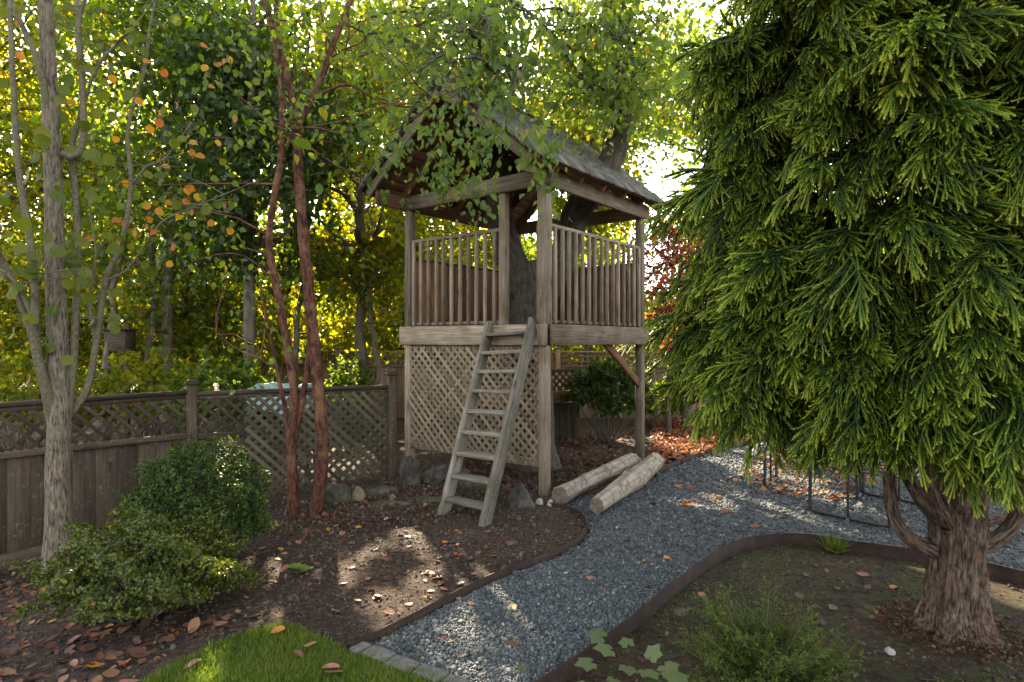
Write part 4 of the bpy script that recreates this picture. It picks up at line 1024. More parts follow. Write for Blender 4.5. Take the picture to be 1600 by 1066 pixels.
# --- Japanese cedar on the right
def shoot(acc, p0, d, L, r_, sag=0.0, need=22, nl=0.0155):
    n = 3; t = np.linspace(0, 1, n + 1)
    d = unit(np.asarray(d, float)); side = unit(np.cross(d, [0.3, 0.2, 1.0])); upv = np.cross(side, d)
    pts = p0 + np.outer(t * L, d) + np.outer(L * (0.5 * t * t - 0.28 * t ** 3), [0, 0, -1.0]) + side * (L * 0.16 * math.sin(r_.uniform(0, 6)) * t * t)[:, None]
    rad = 0.0074 * (1 - 0.5 * t); a = np.arange(3) * 2.094
    ring = pts[:, None] + rad[:, None, None] * (np.cos(a)[None, :, None] * side + np.sin(a)[None, :, None] * upv)
    i = np.arange(n)[:, None] * 3; j = np.arange(3)[None]; j2 = (j + 1) % 3
    Q = np.stack([i + j, i + j2, i + 3 + j2, i + 3 + j], -1).reshape(-1, 4)
    acc.add(ring.reshape(-1, 3), None, Q, rnd=np.repeat(0.05 + 0.7 * t ** 1.5, 3))
    s = np.linspace(0.04, 1.0, need); ang = np.arange(need) * 2.4 + r_.uniform(0, 6)
    b = np.stack([np.interp(s, t, pts[:, k]) for k in range(3)], -1)
    ax = unit(pts[-1] - pts[-2])
    rad_d = np.cos(ang)[:, None] * side + np.sin(ang)[:, None] * upv
    tip = b + (d * 0.45 + ax * 0.35 + rad_d * (0.72 * (1.1 - 0.5 * s))[:, None]) * nl
    w = np.cross(ax, rad_d) * 0.0056
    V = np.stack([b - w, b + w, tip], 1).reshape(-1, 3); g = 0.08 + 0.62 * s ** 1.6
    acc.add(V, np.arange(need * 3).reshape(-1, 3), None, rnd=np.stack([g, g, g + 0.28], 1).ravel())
    return pts

def spray(seed, L=0.34, nsh=13, sub=1, need=22):
    r_ = np.random.default_rng(seed); acc = Acc(); n = 8; t = np.linspace(0, 1, n)
    ax = np.stack([0.05 * L * np.sin(t * 3 + seed), t * L, -0.30 * L * t * t + 0.06 * L * t], -1)
    V, Tt, Q, B = tube(ax, np.linspace(0.006, 0.003, n), 4, cap=False); acc.add(V, None, Q, rnd=np.full(len(V), 0.05))
    for k in range(nsh):
        f = 0.12 + 0.88 * k / (nsh - 1); q = np.array([np.interp(f, t, ax[:, c]) for c in range(3)])
        sg = 1 if k % 2 else -1; an = r_.uniform(0.3, 0.8) * (1.15 - 0.65 * f)
        d = np.array([sg * math.sin(an) * r_.uniform(0.7, 1.1), math.cos(an) * 0.9, r_.uniform(-0.75, 0.05)])
        l = L * r_.uniform(0.32, 0.52) * (1.15 - 0.35 * f)
        pts = shoot(acc, q, d, l, r_, need=need)
        for s_ in range(sub):
            dd = unit(d) + r_.normal(0, 0.33, 3) * [1, 0.6, 0.7]
            shoot(acc, pts[1 + (k % 2)], dd, l * r_.uniform(0.45, 0.65), r_, need=max(6, need - 5))
    shoot(acc, ax[-1], ax[-1] - ax[-2], L * 0.34, r_, need=need)
    return np.concatenate(acc.V), np.concatenate(acc.T), np.concatenate(acc.Q), np.concatenate(acc.A['rnd'])

SPR = [spray(s) for s in range(7)]
SPR_LOW = [spray(s + 30, nsh=9, sub=1, need=6) for s in range(4)]
def put_sprays(acc, sprs, pos, ydir, zh, scale, r_):
    y = unit(ydir); z = unit(zh - y * np.sum(zh * y, -1, keepdims=True)); x = np.cross(y, z)
    which = r_.integers(0, len(sprs), len(pos))
    for w, (TV, TT, TQ, TR) in enumerate(sprs):
        I = np.nonzero(which == w)[0]
        if not len(I): continue
        V = pos[I][:, None] + scale[I][:, None, None] * (x[I][:, None] * TV[None, :, :1] + y[I][:, None] * TV[None, :, 1:2] + z[I][:, None] * TV[None, :, 2:])
        o = (np.arange(len(I)) * len(TV))[:, None, None]
        rn = np.clip(TR[None] + r_.normal(0, 0.09, (len(I), 1)), 0, 1)
        acc.add(V.reshape(-1, 3), (TT[None] + o).reshape(-1, 3), (TQ[None] + o).reshape(-1, 4), rnd=rn.ravel())

cb = G(1490, 985, -0.095); cedar = thing('cedar_tree', cb, 'bushy bright green Japanese cedar with stout fibrous trunk on the right', 'tree')
r_ = np.random.default_rng(9)
acc = Acc()
th_n = 64; zz = np.concatenate([np.linspace(-0.1, 0.5, 26), np.linspace(0.56, 0.85, 8), np.linspace(1.0, 4.6, 14)])
ang = np.arange(th_n) / th_n * 2 * np.pi
pr = np.interp(zz, [-0.1, 0.0, 0.06, 0.16, 0.45, 0.62, 0.8, 1.4, 4.6], [0.27, 0.21, 0.175, 0.15, 0.132, 0.142, 0.152, 0.12, 0.02])
fl = np.interp(zz, [-0.1, 0.0, 0.2, 0.5], [0.30, 0.24, 0.10, 0.05])
R = pr[:, None] * (1 + fl[:, None] * (0.6 * np.sin(5 * ang + 0.6)[None] + 0.4 * np.sin(8 * ang + 2)[None]))
rid = 0.045 * np.sin(23 * ang[None] + 2.2 * np.sin(zz[:, None] * 6) + 1) + 0.03 * np.sin(37 * ang[None] + 3 * np.sin(zz[:, None] * 4 + 1)) + 0.018 * r_.normal(size=(len(zz), th_n))
R = R * (1 + rid)
lean = np.stack([0.02 * np.sin(zz * 3), 0 * zz], -1)
V = np.stack([cb[0] + lean[:, :1] + R * np.cos(ang), cb[1] + R * np.sin(ang), cb[2] + zz[:, None] + 0 * R], -1).reshape(-1, 3)
Bk = np.stack([pr[:, None] * np.cos(ang), pr[:, None] * np.sin(ang), zz[:, None] + 0 * R], -1).reshape(-1, 3)
i = np.arange(len(zz) - 1)[:, None] * th_n; j = np.arange(th_n)[None]; j2 = (j + 1) % th_n
acc.add(V, None, np.stack([i + j, i + j2, i + th_n + j2, i + th_n + j], -1).reshape(-1, 4), bark=Bk)
Yc = cb[1]
for lst, ra, rb2 in (([(1460, 862), (1425, 845), (1400, 815), (1390, 770), (1392, 720), (1400, 660)], 0.045, 0.03), ([(1470, 815), (1440, 780), (1415, 735), (1405, 690)], 0.05, 0.03),
                     ([(1515, 860), (1555, 845), (1585, 815), (1595, 770), (1590, 700)], 0.05, 0.032), ([(1510, 825, .1), (1550, 815, .2), (1590, 795, .3), (1620, 740, .3)], 0.03, 0.02),
                     ([(1480, 820, -.1), (1455, 770, -.3), (1440, 700, -.5)], 0.04, 0.02), ([(1500, 800, -.1), (1520, 740, -.3), (1530, 680, -.5)], 0.035, 0.02)):
    pl = pxline(lst, Yc, 6); add_tube(acc, pl, np.linspace(ra, rb2, len(pl)), 12, rough=0.03, ridge=0.06, seed=int(ra * 1e4))
def crown_R(z): return np.interp(z, [0.7, 1.0, 1.5, 2.2, 3.2, 4.2, 5.2], [0.8, 1.2, 1.38, 1.42, 1.35, 1.0, 0.1])
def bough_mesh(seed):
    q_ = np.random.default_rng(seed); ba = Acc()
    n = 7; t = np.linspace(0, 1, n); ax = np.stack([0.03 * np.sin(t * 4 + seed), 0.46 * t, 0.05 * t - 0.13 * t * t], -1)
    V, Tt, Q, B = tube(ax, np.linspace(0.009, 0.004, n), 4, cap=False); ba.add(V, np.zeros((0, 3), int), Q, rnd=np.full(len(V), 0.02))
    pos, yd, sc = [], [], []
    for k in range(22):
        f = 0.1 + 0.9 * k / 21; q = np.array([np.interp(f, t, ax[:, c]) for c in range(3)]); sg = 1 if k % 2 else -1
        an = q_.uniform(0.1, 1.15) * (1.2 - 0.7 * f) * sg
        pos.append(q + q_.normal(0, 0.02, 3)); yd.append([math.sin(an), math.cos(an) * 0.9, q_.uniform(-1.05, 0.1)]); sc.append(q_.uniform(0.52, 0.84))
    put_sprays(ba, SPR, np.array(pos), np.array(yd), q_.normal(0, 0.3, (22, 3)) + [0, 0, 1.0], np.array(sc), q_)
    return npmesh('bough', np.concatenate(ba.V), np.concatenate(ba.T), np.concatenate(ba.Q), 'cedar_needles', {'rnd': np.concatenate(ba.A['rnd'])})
BOUGH = [bough_mesh(500 + k) for k in range(6)]
cedar_crown = bpy.data.objects.new('crown', None); link(cedar_crown, T3(cb + [0, 0, 2]), cedar)
def low_ok(c, d, s):      # how far down the crown hangs: higher on the path side, lower by the trunk
    d = unit(np.asarray(d, float)); tip = c + d * 0.62 * s - np.array([0, 0, 0.14 * s])
    px = CXP + tip[0] / tip[1] * FPX; py = CYP - (tip[2] - CAM_H) / tip[1] * FPX
    if px < np.interp(py, [-200, 0, 200, 330, 480, 560, 640], [1110, 1075, 1050, 1050, 1025, 1025, 1080]): return False
    return py < np.interp(px, [1000, 1060, 1150, 1290, 1330, 1420, 1500, 1600, 1700], [570, 640, 685, 695, 720, 750, 768, 755, 745])
def bough(c, d, s, parent=None, roll=0.0):
    y = Vector([float(v) for v in d]).normalized(); z = Vector((0, 0, 1)) ; z = (z - y * z.dot(y)).normalized(); x = y.cross(z)
    M = T3(c) @ Matrix((x, y, z)).transposed().to_4x4() @ Matrix.Rotation(roll, 4, 'Y') @ Matrix.Scale(float(s), 4)
    return link(bpy.data.objects.new('bough', BOUGH[r_.integers(len(BOUGH))]), M, parent or cedar_crown)
posl, ydl, scl = [], [], []
camdir = math.atan2(-cb[1], -cb[0]); nb = 0
while nb < 262:
    z = 1.35 + (2.5 if nb < 225 else 3.2) * r_.uniform(); phi = camdir + np.clip(r_.normal(0.05, 0.95), -2, 2) if nb < 230 else r_.uniform(0, 6.28)
    rr = crown_R(z) * r_.uniform(0.62, 0.84); out = np.array([math.cos(phi), math.sin(phi), 0])
    c = np.array([cb[0], cb[1], cb[2] + z]) + out * rr
    bd, bs_ = out + r_.normal(0, 0.28, 3) + [0, 0, -0.30], r_.uniform(0.8, 1.15)
    if not low_ok(c, bd, bs_): continue
    nb += 1
    if nb % 2: add_tube(acc, wander(np.array([cb[0], cb[1], cb[2] + min(4.2, z + 0.1)]), c, 6, 0.02, r_, 0.05), np.linspace(0.018, 0.008, 6), 4, seed=nb, cap=False)
    bough(c, bd, bs_, roll=r_.normal(0, 0.4))
# the low skirt in front of the trunk
k = 0
while k < 36:
    px = r_.uniform(1340, 1680); py = r_.uniform(520, 690) - 0.12 * abs(px - 1480); Y = Yc - r_.uniform(0.15, 0.75)
    c = P(px, py, Y); out = unit(np.array([c[0] - cb[0], c[1] - cb[1] - 0.3, 0]))
    bd, bs_ = out + r_.normal(0, 0.3, 3) + [0, 0, -0.4], r_.uniform(0.7, 1.0)
    if not low_ok(c, bd, bs_): continue
    k += 1; bough(c, bd, bs_, roll=r_.normal(0, 0.4))
for k in range(260):
    z = r_.uniform(1.35, 4.5); phi = r_.uniform(0, 6.28); rr = crown_R(z) * r_.uniform(0.25, 0.72); out = np.array([math.cos(phi), math.sin(phi), 0])
    c = np.array([cb[0], cb[1], cb[2] + z]) + out * rr; bd = out + r_.normal(0, 0.5, 3) + [0, 0, -0.3]
    if low_ok(c, bd, 1.0): posl.append(c); ydl.append(bd); scl.append(r_.uniform(1.1, 1.7))
acc.build('trunk', 'bark_cedar', cb, cedar, smooth=True)
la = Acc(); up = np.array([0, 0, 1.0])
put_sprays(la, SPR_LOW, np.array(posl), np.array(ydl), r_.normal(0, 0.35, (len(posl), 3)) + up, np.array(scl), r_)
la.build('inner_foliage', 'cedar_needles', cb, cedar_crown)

# --- slim conifer behind, by the far fence
sb_ = G(1072, 672); sc_t = thing('slim_conifer', sb_, 'slim young conifer with thin dark trunk beyond the gravel path', 'tree')
acc = Acc(); add_tube(acc, wander(sb_ - [0, 0, .1], sb_ + [0.05, 0, 3.9], 12, 0.02, r_), np.linspace(0.085, 0.02, 12), 10, rough=.03, seed=3)
pos, yd, sc = [], [], []
for k in range(130):
    z = r_.uniform(0.9, 4.0); phi = r_.uniform(0, 6.28); out = np.array([math.cos(phi), math.sin(phi), 0]); rr = np.interp(z, [0.8, 1.4, 4.0], [0.75, 0.85, 0.15]) * r_.uniform(.3, 1)
    q = sb_ + [0.03, 0, z] + out * rr; pos.append(q); yd.append(out + r_.normal(0, .3, 3) + [0, 0, -.35]); sc.append(r_.uniform(1.1, 1.6))
    if k % 3 == 0: add_tube(acc, wander(sb_ + [0.03, 0, z + .1], q, 4, .01, r_), np.linspace(.012, .004, 4), 3, seed=k, cap=False)
acc.build('trunk', 'bark_dark', sb_, sc_t, smooth=True)
la = Acc(); put_sprays(la, SPR_LOW, np.array(pos), np.array(yd), r_.normal(0, .3, (len(pos), 3)) + up, np.array(sc), r_); la.build('crown', 'cedar_needles', sb_, sc_t)

# --- background trees beyond the fence
def bgt(px, Y, height, cz, cr, label, mat, seed, n=(28, 12, 36), size=0.13, r0=0.12, sig=0.28, **k):
    x = (px - CXP) / FPX * Y; b = np.array([x, Y, float(terr(x, Y)) * (1 if Y < 9 else 0.6)])
    return leafy_tree('leafy_tree', label, 'tree', b, height, (x + 0.1, Y, cz), cr, n[0], n[1], n[2], size, mat, seed, r0, sig, group='trees beyond the fence', **k)
bgt(-60, 11.5, 9.5, 6.4, (2.5, 2.2, 3.0), 'yellow-green tree beyond the fence at the far left', 'leaf_yellowgreen', 101)
bgt(120, 13.5, 10.5, 7.3, (2.6, 2.2, 3.2), 'tall light green tree behind the pale grey-barked trunk', 'leaf_yellowgreen', 102)
bgt(270, 11.0, 9.5, 5.2, (2.1, 2.0, 3.2), 'mid-green tree filling the gap left of the red-barked stems', 'leaf_midgreen', 103)
bgt(385, 9.6, 8.0, 4.6, (1.4, 1.3, 1.8), 'dense dark green tree just behind the red-barked stems', 'leaf_darkgreen', 104, n=(24, 10, 32))
bgt(430, 13.0, 11, 7.6, (2.4, 2.2, 3.2), 'tall mid-green tree rising behind the dark tree towards the sun', 'leaf_midgreen', 105)
bgt(560, 11.6, 8.5, 5.2, (1.6, 1.5, 2.4), 'yellow-green tree left of the playhouse gable', 'leaf_yellowgreen', 106)
bgt(650, 15.5, 11, 6.4, (2.8, 2.4, 4.6), 'glowing yellow-green tree seen past the left playhouse post', 'leaf_yellowgreen', 107, n=(30, 14, 36))
bgt(800, 14.8, 9, 4.9, (2.4, 2.0, 3.2), 'yellow-green tree seen through the playhouse railing', 'leaf_yellowgreen', 108)
bgt(60, 18.5, 10, 7.2, (2.8, 2.2, 2.6), 'distant light tree top high at the left behind the pale trunk', 'leaf_yellowgreen', 114, n=(20, 9, 28), size=0.16)
bgt(310, 18.0, 10, 7.2, (2.8, 2.2, 2.6), 'distant light tree top between pale trunk and red stems', 'leaf_yellowgreen', 115, n=(20, 9, 28), size=0.16)
bgt(570, 19.0, 10.5, 7.4, (3.0, 2.2, 2.8), 'distant light tree top behind the playhouse gable', 'leaf_yellowgreen', 116, n=(20, 9, 28), size=0.16)
def skyhole(c):
    px = CXP + c[:, 0] / c[:, 1] * FPX; py = CYP - (c[:, 2] - CAM_H) / c[:, 1] * FPX
    return (px > 985) & (px < 1060) & (py > 215) & (py < 345)
bgt(925, 13.6, 9.5, 6.4, (1.7, 1.7, 2.6), 'yellow-green tree behind the leaning right limb', 'leaf_yellowgreen', 109, hole=skyhole)
bgt(1120, 15.0, 9, 6.6, (2.2, 1.9, 2.4), 'green tree top showing left of the cedar crown', 'leaf_midgreen', 110, hole=skyhole)
bgt(1330, 14.5, 8, 4.6, (2.6, 2.2, 3.0), 'green tree hidden mostly behind the cedar', 'leaf_midgreen', 111)
wr = np.random.default_rng(300); n = 6000
wp = np.stack([wr.uniform(-26, 20, n), wr.uniform(20.5, 27, n), wr.uniform(0, 1, n)], -1)
wp[:, 2] = 0.3 + wp[:, 2] * (5.6 + 1.6 * vnoise(wp[:, 0], wp[:, 1] * 0, 0.9, 21) + 1.0 * vnoise(wp[:, 0], wp[:, 1] * 0, 2.6, 22))
wp = wp[~((wp[:, 0] / wp[:, 1] > 0.17) & (wp[:, 0] / wp[:, 1] < 0.29) & (wp[:, 2] > 3.2))]
la = Acc(); leaf_cloud(la, wp, 16, 0.45, 0.26, wr); tag(la.build('woodland', 'leaf_midgreen'), 'dense green woodland closing the view beyond the gardens', 'woodland', kind='stuff')
# red Japanese maple
x = (1046 - CXP) / FPX * 10.7
leafy_tree('red_maple', 'small red and orange Japanese maple between playhouse and cedar', 'tree', (x, 10.7, 0), 3.9, (x + 0.1, 10.7, 2.5), (0.85, 0.8, 1.35), 16, 8, 26, 0.075, 'leaf_maple_red', 120, 0.05, 0.2, 'bark_dark')

# bare thin trunks in the neighbour's yard
for k, (px, Y, top, lab) in enumerate(((160, 10.2, 5.0, 'thin leaning bare trunk left of the wooden nest box'), (210, 10.8, 5.0, 'thin bare trunk just right of the wooden nest box'), (245, 11.6, 4.6, 'thin greyish trunk among shrubs right of the nest box'),
                                       (285, 12.0, 4.4, 'thin pale trunk behind the fence post'), (462, 11.4, 4.0, 'thin pale trunk against the far fence left of red stems'), (560, 11.4, 3.2, 'thin yellowish sapling trunk against the far fence'))):
    b = np.array([(px - CXP) / FPX * Y, Y, -0.1]); e = thing('sapling', b, lab, 'tree', 'thin trunks beyond the fence'); acc = Acc(); rr = np.random.default_rng(200 + k)
    tp = wander(b - [0, 0, .1], b + [rr.uniform(-.3, .5), 0, top], 14, 0.05, rr); add_tube(acc, tp, np.linspace(0.075, 0.025, 14), 8, rough=.04, seed=k)
    cl = []
    for q in range(16):
        s = tp[rr.integers(5, 14)]; t_ = s + rr.normal(0, 1, 3) * [.5, .4, .3]; add_tube(acc, wander(s, t_, 4, .02, rr), np.linspace(.012, .004, 4), 3, cap=False, seed=q); cl.append(t_)
    acc.build('trunk', 'bark_bg', b, e, smooth=True); la = Acc(); leaf_cloud(la, np.array(cl), 30, .24, .085, rr); la.build('crown', 'leaf_yellowgreen', b, e)

# ------------------------------------------------------------------ shrubs
def shrub(name, label, b, rad, h, n, size, mat, seed, tmpl=LEAF6, rosette=6, twig_n=26, lump=0.12, cat='shrub', flat_low=0.2, group=None, open_=True):
    r_ = np.random.default_rng(seed); b = np.array(b, float); e = thing(name, b, label, cat, group)
    acc = Acc(); m = n // rosette
    d = rdir(m * 2, r_); d = d[d[:, 2] > -0.35][:m]; m = len(d)
    f = 1 - np.abs(r_.normal(0, 0.16, m)); lumpv = 1 + lump * np.sin(d[:, 0] * 7 + seed) * np.cos(d[:, 1] * 6 + d[:, 2] * 8) + lump * 0.6 * np.sin(d[:, 2] * 13 + d[:, 0] * 11)
    c = b + np.stack([d[:, 0] * rad[0], d[:, 1] * rad[1], h * flat_low + (d[:, 2] * 0.5 + 0.36) / 0.86 * h * (1 - flat_low)], -1) * 1.0
    ctr = b + np.array([0, 0, h * 0.4]); c = ctr + (c - ctr) * (f * lumpv)[:, None]
    out = unit(c - ctr + r_.normal(0, 0.25, (m, 3)) * rad[0] + [0, 0, 0.25 * h])
    P_ = np.repeat(c, rosette, 0); O_ = np.repeat(out, rosette, 0); k = len(P_)
    yd = O_ * 0.55 + rdir(k, r_) * 0.85
    rn = np.clip(np.repeat(r_.normal(0, .12, m), rosette) + r_.beta(2, 2.4, k), 0, 1)
    k_ = ~gap(P_) | (not open_); place(acc, tmpl, (P_ + r_.normal(0, 0.006, (k, 3)))[k_], yd[k_], (O_ + rdir(k, r_) * .5)[k_], (size * r_.lognormal(0, .2, k))[k_], rn[k_])
    tw = Acc()
    for i in range(twig_n):
        q = c[r_.integers(m)]; add_tube(tw, wander(b + r_.normal(0, .04, 3) * [1, 1, 0] - [0, 0, .03], q, 6, .015, r_, -.02), np.linspace(.011, .003, 6), 4, cap=False, seed=i)
    tw.build('stems', 'bark_dark', b, e, smooth=True); acc.build('foliage', mat, b, e)
    return e
ab = G(175, 1000); shrub('azalea_shrub', 'low light green azalea shrub in front of the pale trunk', ab + [0, 0.30, 0], (0.54, 0.42), 0.56, 28000, 0.021, 'leaf_azalea', 1, lump=0.26, flat_low=0.03, open_=False, twig_n=60)
bb = G(296, 902); shrub('box_shrub', 'rounded dark green shrub at the fence behind the azalea', bb + [0, 0.12, 0], (0.48, 0.42), 0.93, 30000, 0.02, 'leaf_box', 2, lump=0.12, flat_low=0.03, open_=False, twig_n=40)
nb_ = G(948, 692); shrub('evergreen_shrub', 'dark glossy shrub with drooping narrow leaves behind the logs', nb_, (0.60, 0.5), 1.25, 4200, 0.13, 'leaf_darkgreen', 3, NARROW, 7, 20)
fb = G(1030, 668); shrub('fern_shrub', 'small feathery light green plant beside the right playhouse post', fb, (0.45, 0.35), 0.75, 1200, 0.12, 'leaf_midgreen', 4, NARROW, 6, 12)
for k, (px, Y, rx, h, mat, lab) in enumerate(((30, 8.6, 0.9, 1.5, 'leaf_yellowgreen', 'sunlit yellow shrub just over the left end of the fence'), (230, 9.4, 0.9, 1.5, 'leaf_yellowgreen', 'sunlit leafy shrub below the wooden nest box'),
                                              (350, 8.7, 0.7, 1.5, 'leaf_midgreen', 'green shrub over the fence beside the tarpaulin'), (300, 12.0, 1.3, 2.6, 'leaf_yellowgreen', 'tall bright yellow-green shrub in the neighbouring yard'),
                                              (120, 12.4, 1.3, 2.8, 'leaf_yellowgreen', 'tall green shrub behind the pale trunk low down'), (200, 13.8, 1.5, 3.6, 'leaf_yellowgreen', 'tall golden-green thicket high behind the nest box'), (20, 13.0, 1.5, 3.4, 'leaf_yellowgreen', 'tall golden-green thicket beyond the left picture edge'), (370, 12.4, 1.2, 3.2, 'leaf_yellowgreen', 'tall golden-green thicket behind the red stems'), (545, 11.2, 0.4, 1.25, 'leaf_midgreen', 'rounded green shrub before the far fence left of playhouse'),
                                              (600, 15.2, 1.3, 2.7, 'leaf_yellowgreen', 'golden shrub behind the far fence left of playhouse'), (420, 15.6, 1.5, 2.8, 'leaf_yellowgreen', 'golden shrub behind the far fence at the red stems'),
                                              (760, 14.8, 1.4, 2.4, 'leaf_yellowgreen', 'golden shrub seen through the playhouse lattice'), (930, 14.6, 1.5, 2.3, 'leaf_yellowgreen', 'golden shrub over the far fence below the deck'), (1120, 14.3, 1.3, 2.2, 'leaf_maple_red', 'orange-leaved shrub over the far fence beside the cedar'))):
    x = (px - CXP) / FPX * Y
    shrub('bushy_shrub', lab, (x, Y, -0.1 if Y < 11 else 0), (rx, rx * .8), h, int(2600 * rx * h), 0.085, mat, 20 + k, LEAF2, 6, 14, 0.2, group='shrubs beyond the fence')

# yew-like plant, bottom right
yb = G(1200, 1085, -0.1); ye = thing('juniper_plant', yb, 'feathery yellow-green juniper seedling at the bottom of the bed', 'plant'); r_ = np.random.default_rng(31)
acc = Acc(); tw = Acc()
for k in range(120):
    phi = r_.uniform(0, 6.28); el = r_.uniform(0.1, 1.05); d = np.array([math.cos(phi) * math.cos(el), math.sin(phi) * math.cos(el), math.sin(el)])
    L = r_.uniform(0.22, 0.46) * (0.75 + 0.25 * math.cos(el)); st = yb + [0, 0, r_.uniform(0.0, 0.12)]
    pl = wander(st, st + d * L, 8, 0.006, r_, 0.02); add_tube(tw, pl, np.linspace(.005, .0015, 8), 3, cap=False, seed=k)
    for s in range(17):
        f = 0.3 + 0.7 * s / 16; q = np.array([np.interp(f, np.linspace(0, 1, 8), pl[:, c]) for c in range(3)]); sg = 1 if s % 2 else -1
        side = unit(np.cross(d, [0, 0, 1.0]) + [1e-3, 0, 0]); dd = d * 0.8 + side * sg * 0.7 + r_.normal(0, .2, 3); l = 0.10 * (1.15 - .7 * f)
        m = 15; ts = np.linspace(.05, 1, m); pos = q + np.outer(ts * l, unit(dd)); nd = unit(dd) * .7 + rdir(m, r_) * .7
        place(acc, NARROW, pos, nd, rdir(m, r_), r_.uniform(.016, .025, m), np.clip(.2 + .5 * f * ts + r_.normal(0, .12, m), 0, 1))
tw.build('stems', 'bark_stem', yb, ye); acc.build('foliage', 'yew_needles', yb, ye)

# small plants
def maple_leaf():
    pts = []
    for k, (an, rad_) in enumerate(((-155, .5), (-118, .72), (-95, .6), (-62, .9), (-36, .68), (0, 1.0), (36, .68), (62, .9), (95, .6), (118, .72), (155, .5))):
        a = math.radians(an); pts.append([math.sin(a) * rad_ * .55, 0.4 + math.cos(a) * rad_ * .6, -0.1 * rad_ * rad_])
    V = np.array([[0, 0.35, 0.0]] + pts + [[0, 0.3, 0]]); F = [[0, k, k + 1] for k in range(1, 11)]
    return V, np.array(F)
ML = npmesh('lobed_leaf', *maple_leaf(), mat='maple_green'); mb = G(985, 1062, -0.09)
mp_ = thing('maple_seedling', mb, 'low plant with lobed pale green leaves at the bottom edge', 'plant')
acc = Acc()
for (px, py) in ((952, 1022), (935, 1052), (965, 1046), (985, 1030), (1010, 1040), (1030, 1052), (1000, 1062), (960, 1070), (925, 1068), (1040, 1070), (978, 1058), (1015, 1068)):
    p = G(px, py, 0.0); p[2] = -0.095 + r_.uniform(.09, .19); d = rdir(1, r_)[0]
    leaf_object('leaf', ML, p, (p[0] - mb[0] + d[0] * .1, p[1] - mb[1] - 0.03 + d[1] * .1, .02), (d[0] * .35, -.35 + d[1] * .2, 1), r_.uniform(.09, .14), mp_)
    add_tube(acc, wander(mb, p, 4, .004, r_), np.linspace(.002, .0015, 4), 3, cap=False)
acc.build('stems', 'bark_red', mb, mp_)
LF = npmesh('broad_leaf', LEAF6[0] * [1.25, 1, 1], LEAF6[1], mat='seedling_green', smooth=True)
sd = G(468, 900); sp_ = thing('seedling', sd, 'single bright green broad-leaved seedling on the bare soil', 'plant')
for k, an in enumerate((0.2, 1.3, 2.5, 3.6, 4.8)):
    leaf_object('leaf', LF, sd + [0, 0, .03 + .008 * k], (math.cos(an), math.sin(an), .35), (0, -.2, 1), r_.uniform(.075, .10), sp_)
acc = Acc(); add_tube(acc, np.array([sd - [0, 0, .02], sd + [0, 0, .03], sd + [0, 0, .07]]), [.003, .003, .002], 5); acc.build('stem', 'bark_red', sd, sp_)
def tuft(px, py, dz, n, L, label, w=.1):
    b = G(px, py, dz); acc = Acc(); d = rdir(n, r_); d[:, 2] = np.abs(d[:, 2]) + .6
    place(acc, (BL[0] * [w * 5, 1, 1], BL[1]), b + r_.normal(0, .025, (n, 3)) * [1, 1, 0], d, rdir(n, r_), L * r_.uniform(.6, 1.1, n), r_.beta(2, 2, n))
    o = acc.build('grass_tuft', 'grass_blade', b); tag(o, label, 'grass tuft')
tuft(1305, 862, -.09, 160, .16, 'tuft of dark green grass at the edging before the cedar'); tuft(372, 905, 0, 14, .09, 'thin yellow-green grass sprig beside the sunny patch')
tuft(600, 1000, -.03, 20, .05, 'tiny weed at the path edge by the first paver'); tuft(645, 1035, -.03, 34, .06, 'small weed growing in gravel beside the pavers'); tuft(815, 1050, -.03, 30, .06, 'little yellow weed in the gravel at the bottom')
tuft(1370, 840, -.09, 40, .07, 'small weed at the edging just left of the cedar trunk')

# ------------------------------------------------------------------ black metal seat frames under the cedar
def frame_piece(e, name, pts, r=0.016):
    V, Tt, Q, B = tube(catmull(pts, 5), r, 8); return meshobj(name, V, pts[0], e, tris=Tt, quads=Q, mat='black_metal', smooth=True)
g = lambda px, py, z=0.0: G(px, py, -0.02 + 0.016) + [0, 0, z]
def sled(b0, dirx, diry, w, L, h, label):
    b0 = np.array(b0, float); e = thing('metal_seat', b0 + dirx * L / 2, label, 'seat', 'black metal seats by the path')
    up_ = np.array([0, 0, 1.0])
    for s in (0, 1):
        o = b0 + dirx * L * s
        frame_piece(e, 'leg_frame', [o + up_ * h, o + up_ * (h * .5), o + up_ * .05, o + diry * .03 + up_ * .005, o + diry * w * .5 + up_ * 0, o + diry * (w - .03) + up_ * .005, o + diry * w + up_ * .05, o + diry * w + up_ * h * .5, o + diry * w + up_ * h])
        frame_piece(e, 'upright', [o + diry * w * .5, o + diry * w * .5 + up_ * h * .5, o + diry * w * .5 + up_ * h], .012)
    for s in (0, 1): frame_piece(e, 'side_rail', [b0 + diry * w * s + up_ * h, b0 + diry * w * s + dirx * L * .5 + up_ * (h - .015), b0 + diry * w * s + dirx * L + up_ * h], .018)
    for k in range(7):
        o = b0 + dirx * (L * (k + .5) / 7) + up_ * (h + .004); bar('seat_slat', o + diry * .01, o + diry * (w - .01), .055, .012, 'dark_mesh', e)
    return e
p0, p1 = g(1266, 797), g(1390, 824); dd = unit(p1 - p0); sled(p0, np.array([-dd[1], dd[0], 0]), dd, np.linalg.norm(p1 - p0), 1.1, 0.42, 'black tubular metal seat frame nearest the cedar trunk')
p0, p1 = g(1195, 760), g(1218, 744); dd = unit(p1 - p0); px_ = g(1262, 775); dx = np.array([dd[1], -dd[0], 0]); sled(p0, dx, dd, 0.50, 0.9, 0.42, 'black metal seat frame with paired legs farther along the path')

